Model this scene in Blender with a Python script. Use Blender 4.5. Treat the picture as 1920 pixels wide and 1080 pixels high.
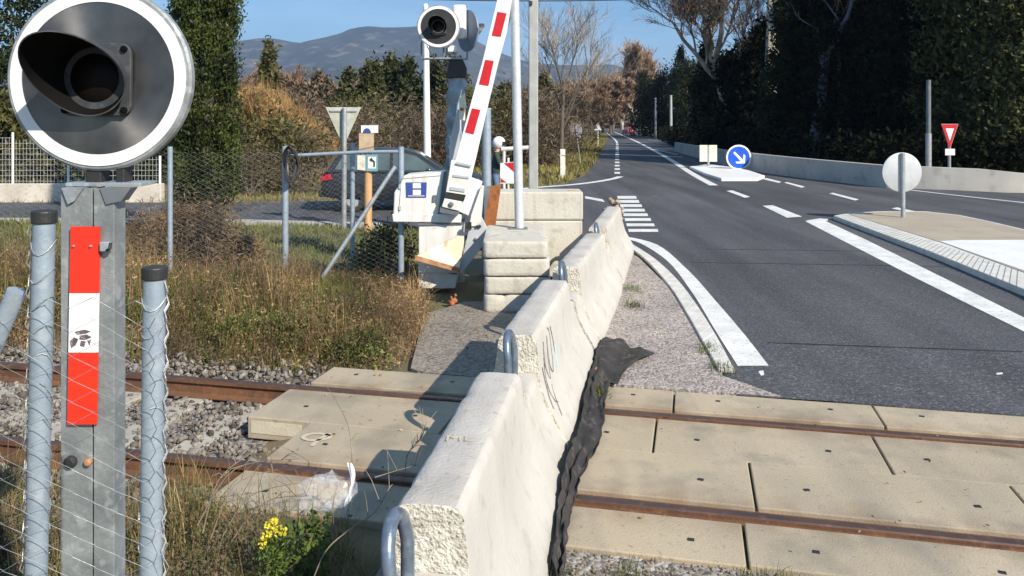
import bpy, math, random
import numpy as np
from mathutils import Vector, Matrix, noise as mnoise

R = math.radians
for o in list(bpy.data.objects):
    bpy.data.objects.remove(o)
S = bpy.context.scene
COL = S.collection

# ------------------------------------------------------------------ camera
CAM_H, FPX, HZ = 2.28, 1500.0, 232.0
cam_d = bpy.data.cameras.new("camera")
cam_d.sensor_width = 36.0
cam_d.lens = 36.0 * FPX / 1920.0
cam_d.shift_y = -(540.0 - HZ) / 1920.0
cam_d.clip_start, cam_d.clip_end = 0.05, 20000.0
cam = bpy.data.objects.new("camera", cam_d)
COL.objects.link(cam)
cam.location = (0, 0, CAM_H)
cam.rotation_euler = (R(90), 0, 0)
S.camera = cam

# ------------------------------------------------------------------ light
SUN_EL, SUN_A = R(35.5), R(50)
wld = bpy.data.worlds.new("World")
S.world = wld
wld.use_nodes = True
wn = wld.node_tree.nodes
sk = wn.new('ShaderNodeTexSky')
sk.sky_type = 'NISHITA'
sk.sun_disc = False
sk.sun_elevation = SUN_EL
sk.sun_rotation = R(90) + SUN_A
sk.air_density = 1.0
sk.dust_density = 0.0
sk.ozone_density = 4.0
hsv = wn.new('ShaderNodeHueSaturation')
hsv.inputs['Saturation'].default_value = 1.3
wld.node_tree.links.new(sk.outputs[0], hsv.inputs['Color'])
wl = wld.node_tree.links
wtc = wn.new('ShaderNodeTexCoord')                      # thin high cirrus over the clear sky
wmp = wn.new('ShaderNodeMapping'); wmp.inputs['Scale'].default_value = (2.2, 2.2, 10.0)
wl.new(wtc.outputs['Generated'], wmp.inputs[0])
wno = wn.new('ShaderNodeTexNoise'); wno.inputs['Scale'].default_value = 1.6; wno.inputs['Detail'].default_value = 7; wno.inputs['Distortion'].default_value = .6
wl.new(wmp.outputs[0], wno.inputs['Vector'])
wrp = wn.new('ShaderNodeValToRGB'); wrp.color_ramp.elements[0].position = .36; wrp.color_ramp.elements[0].color = (.12, .12, .12, 1)
wrp.color_ramp.elements[1].position = .8; wrp.color_ramp.elements[1].color = (.75, .75, .75, 1)
wl.new(wno.outputs['Fac'], wrp.inputs[0])
wmx = wn.new('ShaderNodeMixRGB'); wmx.inputs[2].default_value = (5.4, 8.4, 11.4, 1)
wl.new(wrp.outputs[0], wmx.inputs[0]); wl.new(hsv.outputs[0], wmx.inputs[1])
wl.new(wmx.outputs[0], wn['Background'].inputs[0])
wn['Background'].inputs[1].default_value = 0.07
sun_d = bpy.data.lights.new("sun", 'SUN')
sun_d.energy = 4.9
sun_d.angle = R(0.5)
sun_d.color = (1.0, 0.90, 0.755)
sun = bpy.data.objects.new("sun", sun_d)
COL.objects.link(sun)
SDIR = Vector((math.cos(SUN_A) * math.cos(SUN_EL), -math.sin(SUN_A) * math.cos(SUN_EL), math.sin(SUN_EL)))
sun.rotation_euler = SDIR.to_track_quat('Z', 'Y').to_euler()
S.view_settings.view_transform = 'Standard'
S.view_settings.look = 'None'
S.view_settings.exposure = 0.6
S.view_settings.gamma = 1.0
try:
    S.cycles.max_bounces = 6
    S.cycles.transparent_max_bounces = 8
    S.cycles.volume_bounces = 0
except Exception:
    pass

# ------------------------------------------------------------------ helpers
def G(px, py, z=0.0):
    Y = FPX * (CAM_H - z) / (py - HZ)
    return Vector(((px - 960) / FPX * Y, Y, z))
def P(px, py, Y):
    return Vector(((px - 960) / FPX * Y, Y, CAM_H - (py - HZ) / FPX * Y))
TH = R(12.7)
TO = np.array((0.0, 5.77))
TD = np.array((math.cos(TH), -math.sin(TH)))
TN = np.array((math.sin(TH), math.cos(TH)))
def T(u, v, z=0.0):
    p = TO + u * TD + v * TN
    return Vector((p[0], p[1], z))
def TUV(x, y):
    dx, dy = x - TO[0], y - TO[1]
    return dx * TD[0] + dy * TD[1], dx * TN[0] + dy * TN[1]
def sstep(a, b, x):
    t = np.clip((x - a) / (b - a), 0, 1)
    return t * t * (3 - 2 * t)
def hfun(x, y):
    """height of the ground sheet"""
    x = np.asarray(x, float); y = np.asarray(y, float)
    u, v = TUV(x, y)
    z = np.full(np.broadcast(x, y).shape, -0.05)
    left = 1 - sstep(-2.3, -1.2, u)
    tren = sstep(-1.9, -1.5, v) * (1 - sstep(1.5, 2.3, v))
    z = z - left * tren * 0.16
    nearl = (1 - sstep(-2.0, -1.5, v)) * (1 - sstep(-0.6, 0.1, x)) * (1 - sstep(40, 60, -x))
    z = z - nearl * 0.12
    z = z + 0.03 * np.sin(x * 1.7 + y * .9) * np.cos(y * 1.3 - x * .6) * (1 - sstep(-1.0, -0.3, x)) * (1 - sstep(18, 22, y))
    return z

class MB:
    def __init__(s):
        s.v = []; s.f = []; s.m = []
    def add(s, vs, fs, mi=0):
        b = len(s.v)
        s.v.extend([tuple(p) for p in vs])
        for f in fs:
            s.f.append(tuple(i + b for i in f)); s.m.append(mi)
        return s
    def box(s, c, size, rz=0.0, mi=0, M=None):
        x, y, z = [k / 2 for k in size]
        vs = [Vector((a, b, d)) for a in (-x, x) for b in (-y, y) for d in (-z, z)]
        if M is None:
            M = Matrix.Rotation(rz, 3, 'Z')
        c = Vector(c)
        return s.add([M @ p + c for p in vs], [(0, 1, 3, 2), (4, 6, 7, 5), (0, 4, 5, 1), (2, 3, 7, 6), (0, 2, 6, 4), (1, 5, 7, 3)], mi)
    def tube(s, path, rad, n=8, mi=0, caps=True):
        path = [Vector(p) for p in path]
        if not hasattr(rad, '__len__'):
            rad = [rad] * len(path)
        vs, fs = [], []
        prev = None
        for i, p in enumerate(path):
            a = path[max(i - 1, 0)]; b = path[min(i + 1, len(path) - 1)]
            t = (b - a)
            if t.length < 1e-9: t = Vector((0, 0, 1))
            t.normalize()
            if prev is None:
                w = Vector((0, 0, 1)) if abs(t.z) < .9 else Vector((1, 0, 0))
                x = t.cross(w).normalized()
            else:
                x = (prev - t * prev.dot(t))
                x = x.normalized() if x.length > 1e-6 else t.orthogonal().normalized()
            prev = x
            y = t.cross(x)
            for k in range(n):
                an = 2 * math.pi * k / n
                vs.append(p + (x * math.cos(an) + y * math.sin(an)) * rad[i])
        for i in range(len(path) - 1):
            for k in range(n):
                k2 = (k + 1) % n
                fs.append((i * n + k, i * n + k2, (i + 1) * n + k2, (i + 1) * n + k))
        if caps:
            fs.append(tuple(range(n - 1, -1, -1)))
            fs.append(tuple(range((len(path) - 1) * n, len(path) * n)))
        return s.add(vs, fs, mi)
    def prism(s, pts, vec, mi=0):
        """closed polygon of 3-D points pushed along vec"""
        vec = Vector(vec)
        a = [Vector(p) for p in pts]
        n = len(a)
        nrm = Vector((0, 0, 0))
        for i in range(n):
            nrm += a[i].cross(a[(i + 1) % n])
        if nrm.dot(vec) > 0:
            a.reverse()
        vs = a + [p + vec for p in a]
        fs = [tuple(range(n)), tuple(range(2 * n - 1, n - 1, -1))]
        for i in range(n):
            j = (i + 1) % n
            fs.append((i, i + n, j + n, j))
        return s.add(vs, fs, mi)
    def lathe(s, prof, M, n=48, mi=0, closed=False):
        """prof of (r, h): h along local +Z, placed by 4x4 M"""
        vs, fs = [], []
        for r, h in prof:
            for k in range(n):
                a = 2 * math.pi * k / n
                vs.append(M @ Vector((r * math.cos(a), r * math.sin(a), h)))
        for i in range(len(prof) - 1):
            for k in range(n):
                k2 = (k + 1) % n
                fs.append((i * n + k, i * n + k2, (i + 1) * n + k2, (i + 1) * n + k))
        if prof[0][0] > 1e-6 and not closed:
            fs.append(tuple(range(n - 1, -1, -1)))
        if prof[-1][0] > 1e-6 and not closed:
            fs.append(tuple(range((len(prof) - 1) * n, len(prof) * n)))
        return s.add(vs, fs, mi)
    def build(s, name, mats, parent=None, smooth=False, bevel=0.0, origin=None, ang=35, pivot=None):
        me = bpy.data.meshes.new(name)
        off = Vector((0, 0, 0))
        if parent is not None:
            q = parent
            while q is not None:
                off += q.location; q = q.parent
        elif origin is not None:
            off = Vector(origin)
        poff = off.copy()
        if pivot is not None: off = Vector(pivot)
        me.from_pydata([tuple(Vector(p) - off) for p in s.v], [], s.f)
        if not isinstance(mats, (list, tuple)): mats = [mats]
        for m in mats: me.materials.append(m)
        if len(mats) > 1: me.polygons.foreach_set('material_index', s.m)
        me.validate()
        o = bpy.data.objects.new(name, me)
        COL.objects.link(o)
        if parent is not None:
            o.parent = parent
            if pivot is not None: o.location = off - poff
        elif origin is not None: o.location = off
        if smooth:
            me.polygons.foreach_set('use_smooth', [True] * len(me.polygons))
            try:
                me.set_sharp_from_angle(angle=R(ang))
            except Exception:
                pass
        if bevel:
            b = o.modifiers.new("bevel", 'BEVEL')
            b.width = bevel; b.segments = 2; b.limit_method = 'ANGLE'
        return o

def npmesh(name, V, quads=None, tris=None, mats=None, parent=None, origin=None, smooth=False):
    off = np.zeros(3)
    if parent is not None:
        q = parent
        while q is not None:
            off = off + np.array(q.location); q = q.parent
    elif origin is not None:
        off = np.array(origin, float)
    V = np.asarray(V, np.float32) - off.astype(np.float32)
    me = bpy.data.meshes.new(name)
    nq = 0 if quads is None else len(quads)
    nt = 0 if tris is None else len(tris)
    me.vertices.add(len(V)); me.vertices.foreach_set('co', V.ravel())
    idx = []
    if nq: idx.append(np.asarray(quads, np.int32).ravel())
    if nt: idx.append(np.asarray(tris, np.int32).ravel())
    idx = np.concatenate(idx)
    me.loops.add(len(idx)); me.loops.foreach_set('vertex_index', idx)
    me.polygons.add(nq + nt)
    st = np.concatenate([np.arange(nq) * 4, nq * 4 + np.arange(nt) * 3]).astype(np.int32)
    me.polygons.foreach_set('loop_start', st)
    if smooth: me.polygons.foreach_set('use_smooth', np.ones(nq + nt, bool))
    me.update(calc_edges=True)
    if mats is not None:
        for m in (mats if isinstance(mats, (list, tuple)) else [mats]): me.materials.append(m)
    o = bpy.data.objects.new(name, me)
    COL.objects.link(o)
    if parent is not None: o.parent = parent
    elif origin is not None: o.location = origin
    return o

def tag(o, label=None, cat=None, group=None, kind=None):
    if label: o['label'] = label
    if cat:
        o['category'] = cat
        if not kind: o['kind'] = 'thing'
    if group: o['group'] = group
    if kind: o['kind'] = kind
    return o
def thing(name, label, cat, loc=(0, 0, 0), group=None):
    o = bpy.data.objects.new(name, None)
    COL.objects.link(o)
    o.location = loc
    o.empty_display_size = .2
    return tag(o, label, cat, group)
def dup(root, loc, rz=0.0, sc=1.0, label=None, group=None):
    r = root.copy(); COL.objects.link(r)
    r.location = loc; r.rotation_euler = (0, 0, rz)
    r.scale = (sc, sc, sc) if not hasattr(sc, '__len__') else sc
    if label: r['label'] = label
    if group: r['group'] = group
    for ch in list(root.children):
        c = ch.copy(); COL.objects.link(c); c.parent = r
        for g in list(ch.children):
            d = g.copy(); COL.objects.link(d); d.parent = c
    return r
rng = np.random.default_rng(7)
random.seed(7)

# ------------------------------------------------------------------ materials
def newmat(name):
    m = bpy.data.materials.new(name); m.use_nodes = True
    nt = m.node_tree
    return m, nt, nt.nodes['Principled BSDF']
def pm(name, c1, c2=None, scale=4.0, rough=.7, metal=0.0, bump=0.0, bscale=40.0, c3=None, c3scale=60.0, c3amt=.5, det=6.0, stretch=None, c3thr=.55, streak=0.0, scol=(.2, .18, .15)):
    """noise-mottled surface: c1/c2 by slow noise, c3 specks by fine noise, bump by fine noise"""
    m, nt, b = newmat(name)
    N, L = nt.nodes, nt.links
    ge_ = N.new('ShaderNodeNewGeometry'); co = ge_.outputs['Position']
    if stretch:
        mp = N.new('ShaderNodeMapping'); mp.inputs['Scale'].default_value = stretch
        L.new(co, mp.inputs[0]); co = mp.outputs[0]
    b.inputs['Roughness'].default_value = rough
    b.inputs['Metallic'].default_value = metal
    if c2 is None:
        b.inputs['Base Color'].default_value = (*c1, 1)
    else:
        n1 = N.new('ShaderNodeTexNoise'); n1.inputs['Scale'].default_value = scale; n1.inputs['Detail'].default_value = det
        L.new(co, n1.inputs['Vector'])
        rp = N.new('ShaderNodeValToRGB')
        rp.color_ramp.elements[0].position = .35; rp.color_ramp.elements[0].color = (*c1, 1)
        rp.color_ramp.elements[1].position = .65; rp.color_ramp.elements[1].color = (*c2, 1)
        L.new(n1.outputs['Fac'], rp.inputs[0])
        out = rp.outputs[0]
        if c3 is not None:
            n3 = N.new('ShaderNodeTexNoise'); n3.inputs['Scale'].default_value = c3scale; n3.inputs['Detail'].default_value = 3
            L.new(co, n3.inputs['Vector'])
            r3 = N.new('ShaderNodeValToRGB')
            r3.color_ramp.elements[0].position = c3thr; r3.color_ramp.elements[0].color = (0, 0, 0, 1)
            r3.color_ramp.elements[1].position = c3thr + .12; r3.color_ramp.elements[1].color = (c3amt,) * 3 + (1,)
            L.new(n3.outputs['Fac'], r3.inputs[0])
            mx = N.new('ShaderNodeMixRGB'); mx.inputs[2].default_value = (*c3, 1)
            L.new(r3.outputs[0], mx.inputs[0]); L.new(out, mx.inputs[1])
            out = mx.outputs[0]
        if streak:
            mp2 = N.new('ShaderNodeMapping'); mp2.inputs['Scale'].default_value = (7, 7, .55)
            L.new(ge_.outputs['Position'], mp2.inputs[0])
            n4 = N.new('ShaderNodeTexNoise'); n4.inputs['Scale'].default_value = 1.6; n4.inputs['Detail'].default_value = 5
            L.new(mp2.outputs[0], n4.inputs['Vector'])
            r4 = N.new('ShaderNodeValToRGB'); r4.color_ramp.elements[0].position = .52; r4.color_ramp.elements[0].color = (0, 0, 0, 1)
            r4.color_ramp.elements[1].position = .75; r4.color_ramp.elements[1].color = (streak,) * 3 + (1,)
            L.new(n4.outputs['Fac'], r4.inputs[0])
            m4 = N.new('ShaderNodeMixRGB'); m4.inputs[2].default_value = (*scol, 1)
            L.new(r4.outputs[0], m4.inputs[0]); L.new(out, m4.inputs[1]); out = m4.outputs[0]
        L.new(out, b.inputs['Base Color'])
    if bump:
        nb = N.new('ShaderNodeTexNoise'); nb.inputs['Scale'].default_value = bscale; nb.inputs['Detail'].default_value = 6
        L.new(co, nb.inputs['Vector'])
        bp = N.new('ShaderNodeBump'); bp.inputs['Strength'].default_value = bump; bp.inputs['Distance'].default_value = .02
        L.new(nb.outputs['Fac'], bp.inputs['Height']); L.new(bp.outputs[0], b.inputs['Normal'])
    return m
def stonemat(name, cols, vscale, rough=.85, bump=.8, dist=.02):
    """loose stones: one colour per voronoi cell"""
    m, nt, b = newmat(name); N, L = nt.nodes, nt.links
    tc = N.new('ShaderNodeTexCoord')
    vo = N.new('ShaderNodeTexVoronoi'); vo.inputs['Scale'].default_value = vscale
    L.new(tc.outputs['Object'], vo.inputs['Vector'])
    sp = N.new('ShaderNodeSeparateColor'); L.new(vo.outputs['Color'], sp.inputs[0])
    rp = N.new('ShaderNodeValToRGB'); e = rp.color_ramp.elements
    e[0].color = (*cols[0], 1); e[1].color = (*cols[-1], 1)
    for i, c in enumerate(cols[1:-1]):
        q = e.new((i + 1) / (len(cols) - 1)); q.color = (*c, 1)
    L.new(sp.outputs[0], rp.inputs[0])
    nz = N.new('ShaderNodeTexNoise'); nz.inputs['Scale'].default_value = 1.3; nz.inputs['Detail'].default_value = 5
    L.new(tc.outputs['Object'], nz.inputs['Vector'])
    mx = N.new('ShaderNodeMixRGB'); mx.blend_type = 'MULTIPLY'; mx.inputs[0].default_value = .55
    L.new(rp.outputs[0], mx.inputs[1]); L.new(nz.outputs['Fac'], mx.inputs[2])
    hs = N.new('ShaderNodeHueSaturation'); hs.inputs['Saturation'].default_value = .75; hs.inputs['Value'].default_value = 1.3
    L.new(mx.outputs[0], hs.inputs['Color'])
    L.new(hs.outputs[0], b.inputs['Base Color'])
    b.inputs['Roughness'].default_value = rough
    bp = N.new('ShaderNodeBump'); bp.inputs['Strength'].default_value = bump; bp.inputs['Distance'].default_value = dist; bp.invert = True
    L.new(vo.outputs['Distance'], bp.inputs['Height']); L.new(bp.outputs[0], b.inputs['Normal'])
    return m
def leafmat(name, cols, transl=.25, rough=.6, spec=.3, clump=1.3):
    m, nt, b = newmat(name); N, L = nt.nodes, nt.links
    ge = N.new('ShaderNodeNewGeometry')
    rp = N.new('ShaderNodeValToRGB'); e = rp.color_ramp.elements
    e[0].color = (*cols[0], 1); e[1].color = (*cols[-1], 1)
    for i, c in enumerate(cols[1:-1]):
        q = e.new((i + 1) / (len(cols) - 1)); q.color = (*c, 1)
    L.new(ge.outputs['Random Per Island'], rp.inputs[0])
    co_ = rp.outputs[0]
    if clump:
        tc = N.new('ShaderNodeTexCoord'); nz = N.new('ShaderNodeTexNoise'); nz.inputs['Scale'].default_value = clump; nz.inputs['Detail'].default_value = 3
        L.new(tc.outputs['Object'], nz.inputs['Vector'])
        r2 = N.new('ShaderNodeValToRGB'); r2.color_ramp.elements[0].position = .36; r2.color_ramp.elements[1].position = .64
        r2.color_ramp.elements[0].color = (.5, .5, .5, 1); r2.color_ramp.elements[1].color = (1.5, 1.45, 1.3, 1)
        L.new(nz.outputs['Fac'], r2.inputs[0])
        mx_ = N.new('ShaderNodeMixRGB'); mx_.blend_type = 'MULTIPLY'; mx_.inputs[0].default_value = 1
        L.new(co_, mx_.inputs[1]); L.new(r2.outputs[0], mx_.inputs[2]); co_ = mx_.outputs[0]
    L.new(co_, b.inputs['Base Color'])
    b.inputs['Roughness'].default_value = rough
    b.inputs['Specular IOR Level'].default_value = spec
    if transl:
        tr = N.new('ShaderNodeBsdfTranslucent'); L.new(co_, tr.inputs[0])
        mx = N.new('ShaderNodeMixShader'); mx.inputs[0].default_value = transl
        L.new(b.outputs[0], mx.inputs[1]); L.new(tr.outputs[0], mx.inputs[2])
        L.new(mx.outputs[0], N['Material Output'].inputs['Surface'])
    return m

def asphalt(name, k=1.0, agg_s=75):
    m, nt, b = newmat(name); N, L = nt.nodes, nt.links
    tc = N.new('ShaderNodeTexCoord'); co = tc.outputs['Object']
    def noise(sc, det=5, st=None):
        v = co
        if st:
            mp = N.new('ShaderNodeMapping'); mp.inputs['Scale'].default_value = st; L.new(co, mp.inputs[0]); v = mp.outputs[0]
        n_ = N.new('ShaderNodeTexNoise'); n_.inputs['Scale'].default_value = sc; n_.inputs['Detail'].default_value = det; L.new(v, n_.inputs['Vector']); return n_.outputs['Fac']
    def ramp(f, p0, c0, p1, c1):
        r_ = N.new('ShaderNodeValToRGB'); e = r_.color_ramp.elements
        e[0].position = p0; e[0].color = (*c0, 1); e[1].position = p1; e[1].color = (*c1, 1); L.new(f, r_.inputs[0]); return r_.outputs[0]
    def mix(t, f, a, bb):
        x = N.new('ShaderNodeMixRGB'); x.blend_type = t
        if isinstance(f, float): x.inputs[0].default_value = f
        else: L.new(f, x.inputs[0])
        L.new(a, x.inputs[1])
        if isinstance(bb, tuple): x.inputs[2].default_value = (*bb, 1)
        else: L.new(bb, x.inputs[2])
        return x.outputs[0]
    base = ramp(noise(.22), .3, (.058 * k, .060 * k, .069 * k), .7, (.080 * k, .081 * k, .090 * k))
    streak = ramp(noise(1.0, 4, (1.3, .10, 1)), .33, (.74, .74, .75), .70, (1.38, 1.36, 1.33))
    c = mix('MULTIPLY', 1.0, base, streak)
    vo = N.new('ShaderNodeTexVoronoi'); vo.inputs['Scale'].default_value = agg_s; L.new(co, vo.inputs['Vector'])
    sp = N.new('ShaderNodeSeparateColor'); L.new(vo.outputs['Color'], sp.inputs[0])
    agg = ramp(sp.outputs[0], .0, (.62, .62, .64), 1.0, (1.42, 1.4, 1.38))
    c = mix('MULTIPLY', 1.0, c, agg)
    bright = ramp(sp.outputs[1], .93, (0, 0, 0), .97, (.55, .55, .55))
    c = mix('MIX', bright, c, (.24, .235, .225))
    stain = ramp(noise(.55, 7), .60, (0, 0, 0), .74, (.35, .35, .35))
    c = mix('MIX', stain, c, (.035, .035, .037))
    L.new(c, b.inputs['Base Color']); b.inputs['Roughness'].default_value = .85; b.inputs['Specular IOR Level'].default_value = .3
    bp = N.new('ShaderNodeBump'); bp.inputs['Strength'].default_value = .6; bp.inputs['Distance'].default_value = .006; bp.invert = True
    L.new(vo.outputs['Distance'], bp.inputs['Height']); L.new(bp.outputs[0], b.inputs['Normal'])
    return m
M = {}
M['ground'] = pm('earth', (.17, .125, .075), (.10, .105, .045), .35, .95, bump=.5, bscale=9, c3=(.24, .19, .11), c3scale=2.2)
M['asphalt'] = asphalt('asphalt')
M['asphalt_old'] = pm('asphalt old', (.062, .063, .066), (.092, .091, .09), .6, .9, bump=.3, bscale=160, c3=(.15, .15, .15), c3scale=120)
M['paint'] = pm('road paint', (.74, .74, .72), (.58, .58, .56), 3.0, .7, bump=.12, bscale=120, c3=(.17, .17, .17), c3scale=22, c3amt=.8, c3thr=.6)
M['kerb'] = pm('kerb concrete', (.62, .61, .58), (.5, .49, .46), 5, .85, bump=.2, bscale=60, c3=(.28, .27, .25), c3scale=30, c3amt=.5, c3thr=.62)
M['gravel'] = stonemat('pink gravel', [(.22, .17, .15), (.36, .29, .26), (.45, .39, .36), (.16, .14, .13), (.5, .43, .37)], 38, dist=.012)
M['gravel_dusty'] = stonemat('dusty gravel', [(.17, .135, .10), (.25, .21, .165), (.30, .26, .21), (.14, .11, .085), (.27, .22, .17)], 34, dist=.012)
M['galv_light'] = pm('pale galvanised steel', (.55, .58, .61), (.46, .49, .52), 7, .5, .15, bump=.08, bscale=60, c3=(.74, .75, .76), c3scale=20, c3amt=.4)
M['gravel_dk'] = stonemat('track gravel', [(.12, .10, .08), (.28, .24, .20), (.36, .33, .30), (.10, .085, .06), (.42, .39, .35)], 30, dist=.02)
M['stone'] = leafmat('ballast stone', [(.06, .052, .045), (.145, .128, .112), (.24, .22, .20), (.105, .085, .07), (.31, .29, .26), (.165, .13, .10)], 0, .9, .2, 0)
M['slab'] = pm('beige concrete', (.40, .35, .265), (.31, .275, .215), .8, .88, bump=.2, bscale=70, c3=(.21, .185, .15), c3scale=1.7, c3amt=.6, c3thr=.53)
def slabmat():
    m = pm('crossing slab concrete', (.43, .36, .258), (.35, .292, .21), .9, .88, bump=.2, bscale=70, c3=(.2, .18, .145), c3scale=1.7, c3amt=.55, c3thr=.53)
    nt = m.node_tree; N, L = nt.nodes, nt.links; b = N['Principled BSDF']
    src = b.inputs['Base Color'].links[0].from_socket
    ge = N.new('ShaderNodeNewGeometry')
    vm = N.new('ShaderNodeVectorMath'); vm.operation = 'DOT_PRODUCT'; vm.inputs[1].default_value = (TN[0], TN[1], 0); L.new(ge.outputs['Position'], vm.inputs[0])
    def math_(op, a, v=None):
        q = N.new('ShaderNodeMath'); q.operation = op
        if isinstance(a, (int, float)): q.inputs[0].default_value = a
        else: L.new(a, q.inputs[0])
        if v is not None:
            if isinstance(v, (int, float)): q.inputs[1].default_value = v
            else: L.new(v, q.inputs[1])
        return q.outputs[0]
    v = math_('SUBTRACT', vm.outputs['Value'], float(TO @ TN))
    d = math_('ABSOLUTE', math_('SUBTRACT', math_('ABSOLUTE', v), .77))
    mr = N.new('ShaderNodeMapRange'); mr.inputs[1].default_value = .08; mr.inputs[2].default_value = .34; mr.inputs[3].default_value = 1; mr.inputs[4].default_value = 0
    L.new(d, mr.inputs[0])
    def nz(sc, st, lo, hi):
        mp = N.new('ShaderNodeMapping'); mp.inputs['Scale'].default_value = st; L.new(ge.outputs['Position'], mp.inputs[0])
        n_ = N.new('ShaderNodeTexNoise'); n_.inputs['Scale'].default_value = sc; n_.inputs['Detail'].default_value = 6; L.new(mp.outputs[0], n_.inputs['Vector'])
        q = N.new('ShaderNodeMapRange'); q.inputs[1].default_value = lo; q.inputs[2].default_value = hi; L.new(n_.outputs['Fac'], q.inputs[0]); return q.outputs[0]
    f1 = math_('MULTIPLY', math_('MULTIPLY', mr.outputs[0], nz(3.5, (1, 1, 1), .38, .68)), .75)
    m1 = N.new('ShaderNodeMixRGB'); L.new(f1, m1.inputs[0]); L.new(src, m1.inputs[1]); m1.inputs[2].default_value = (.19, .115, .065, 1)
    f2 = math_('MULTIPLY', nz(1.0, (2.4, .16, 1), .5, .72), .42)
    m2 = N.new('ShaderNodeMixRGB'); L.new(f2, m2.inputs[0]); L.new(m1.outputs[0], m2.inputs[1]); m2.inputs[2].default_value = (.17, .16, .145, 1)
    f3 = math_('MULTIPLY', nz(26, (1, 1, 1), .60, .70), .6)
    m3 = N.new('ShaderNodeMixRGB'); L.new(f3, m3.inputs[0]); L.new(m2.outputs[0], m3.inputs[1]); m3.inputs[2].default_value = (.22, .19, .15, 1)
    L.new(m3.outputs[0], b.inputs['Base Color'])
    return m
M['slab'] = slabmat()
M['slab_side'] = pm('slab edge concrete', (.55, .5, .38), (.45, .4, .3), 4, .9, bump=.2, bscale=40)
M['barrier'] = pm('white concrete', (.52, .50, .46), (.455, .435, .395), 1.6, .85, bump=.22, bscale=45, c3=(.36, .33, .28), c3scale=8, c3amt=.5, c3thr=.58, streak=.12, scol=(.33, .30, .26))
M['barrier_top'] = pm('weathered concrete', (.52, .49, .45), (.40, .375, .345), 2.2, .9, bump=.3, bscale=60, c3=(.24, .22, .19), c3scale=16, c3amt=.5, c3thr=.6)
M['broken'] = pm('broken concrete', (.72, .69, .6), (.5, .46, .38), 14, .95, bump=1.0, bscale=55, c3=(.16, .14, .1), c3scale=48, c3amt=.85, c3thr=.6)
M['rubble'] = pm('brown rubble', (.42, .33, .25), (.28, .2, .15), 6, .95, bump=.6, bscale=40)
M['block'] = pm('cream concrete', (.57, .545, .475), (.48, .455, .395), 1.3, .9, bump=.35, bscale=28, c3=(.33, .30, .24), c3scale=6, c3amt=.55, c3thr=.57, streak=.5, scol=(.30, .28, .23))
M['wallc'] = pm('wall concrete', (.46, .44, .405), (.37, .355, .33), .8, .9, bump=.2, bscale=25, c3=(.22, .21, .2), c3scale=2.5, c3amt=.4)
M['galv'] = pm('galvanised steel', (.46, .49, .51), (.34, .365, .385), 9, .45, .55, bump=.1, bscale=70, c3=(.62, .64, .65), c3scale=30, c3amt=.5)
M['galv_blue'] = pm('galvanised tube', (.36, .43, .50), (.29, .355, .425), 12, .42, .35, bump=.08, bscale=90, c3=(.5, .54, .58), c3scale=40, c3amt=.4)
M['loop'] = pm('lifting loop steel', (.20, .25, .32), (.14, .18, .24), 10, .32, .55, bump=.08, bscale=60, c3=(.36, .40, .46), c3scale=25, c3amt=.4)
M['mast_zinc'] = pm('mast zinc', (.33, .35, .355), (.21, .23, .235), 7, .5, .4, bump=.15, bscale=60, c3=(.48, .5, .5), c3scale=20, c3amt=.6)
M['post_grey'] = pm('concrete pole', (.40, .41, .40), (.32, .33, .32), 4, .85, bump=.2, bscale=40)
M['zinc'] = pm('mottled zinc', (.42, .44, .44), (.25, .27, .275), 14, .5, .5, bump=.15, bscale=60, c3=(.6, .62, .62), c3scale=22, c3amt=.6)
M['black'] = pm('black plastic', (.018, .018, .019), (.03, .03, .03), 8, .5, bump=.1, bscale=50)
M['hood'] = pm('dark hood metal', (.035, .038, .044), (.06, .065, .075), 9, .55, .1, bump=.1, bscale=40, c3=(.11, .115, .12), c3scale=25, c3amt=.4)
M['face'] = pm('dark brushed face', (.06, .06, .066), (.13, .13, .135), 3.0, .38, .85, bump=.15, bscale=6, c3=(.26, .26, .27), c3scale=60, c3amt=.25)
def spun(name):
    m, nt, b = newmat(name); N, L = nt.nodes, nt.links
    tc = N.new('ShaderNodeTexCoord')
    nz = N.new('ShaderNodeTexNoise'); nz.inputs['Scale'].default_value = 5; nz.inputs['Detail'].default_value = 6
    L.new(tc.outputs['Object'], nz.inputs['Vector'])
    rp = N.new('ShaderNodeValToRGB'); rp.color_ramp.elements[0].color = (.07, .069, .07, 1); rp.color_ramp.elements[1].color = (.24, .233, .233, 1)
    rp.color_ramp.elements[0].position = .3; rp.color_ramp.elements[1].position = .72
    L.new(nz.outputs['Fac'], rp.inputs[0]); L.new(rp.outputs[0], b.inputs['Base Color'])
    b.inputs['Metallic'].default_value = .85; b.inputs['Roughness'].default_value = .42; b.inputs['Anisotropic'].default_value = .85
    tg = N.new('ShaderNodeTangent'); tg.direction_type = 'RADIAL'; tg.axis = 'Y'
    L.new(tg.outputs[0], b.inputs['Tangent'])
    return m
M['face'] = spun('dark spun metal')
M['matt'] = pm('matt black shade lining', (.006, .006, .006), (.009, .009, .009), 8, 1.0)  # matt black paint, taken near black to put the hood's inner shade into it
M['matt'].node_tree.nodes['Principled BSDF'].inputs['Specular IOR Level'].default_value = .03
M['lens'] = pm('dark red lens', (.006, .004, .004), (.004, .003, .003), 10, .5)
M['lens'].node_tree.nodes['Principled BSDF'].inputs['Specular IOR Level'].default_value = .15
M['white'] = pm('white paint', (.80, .80, .79), (.72, .73, .73), 3, .5, bump=.04, bscale=30, c3=(.55, .54, .52), c3scale=9, c3amt=.4, c3thr=.62)
M['cab'] = pm('cabinet paint', (.74, .74, .72), (.64, .64, .62), 2, .5, bump=.05, bscale=30, c3=(.45, .4, .33), c3scale=9, c3amt=.4, c3thr=.62, streak=.5, scol=(.42, .33, .24))
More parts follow.
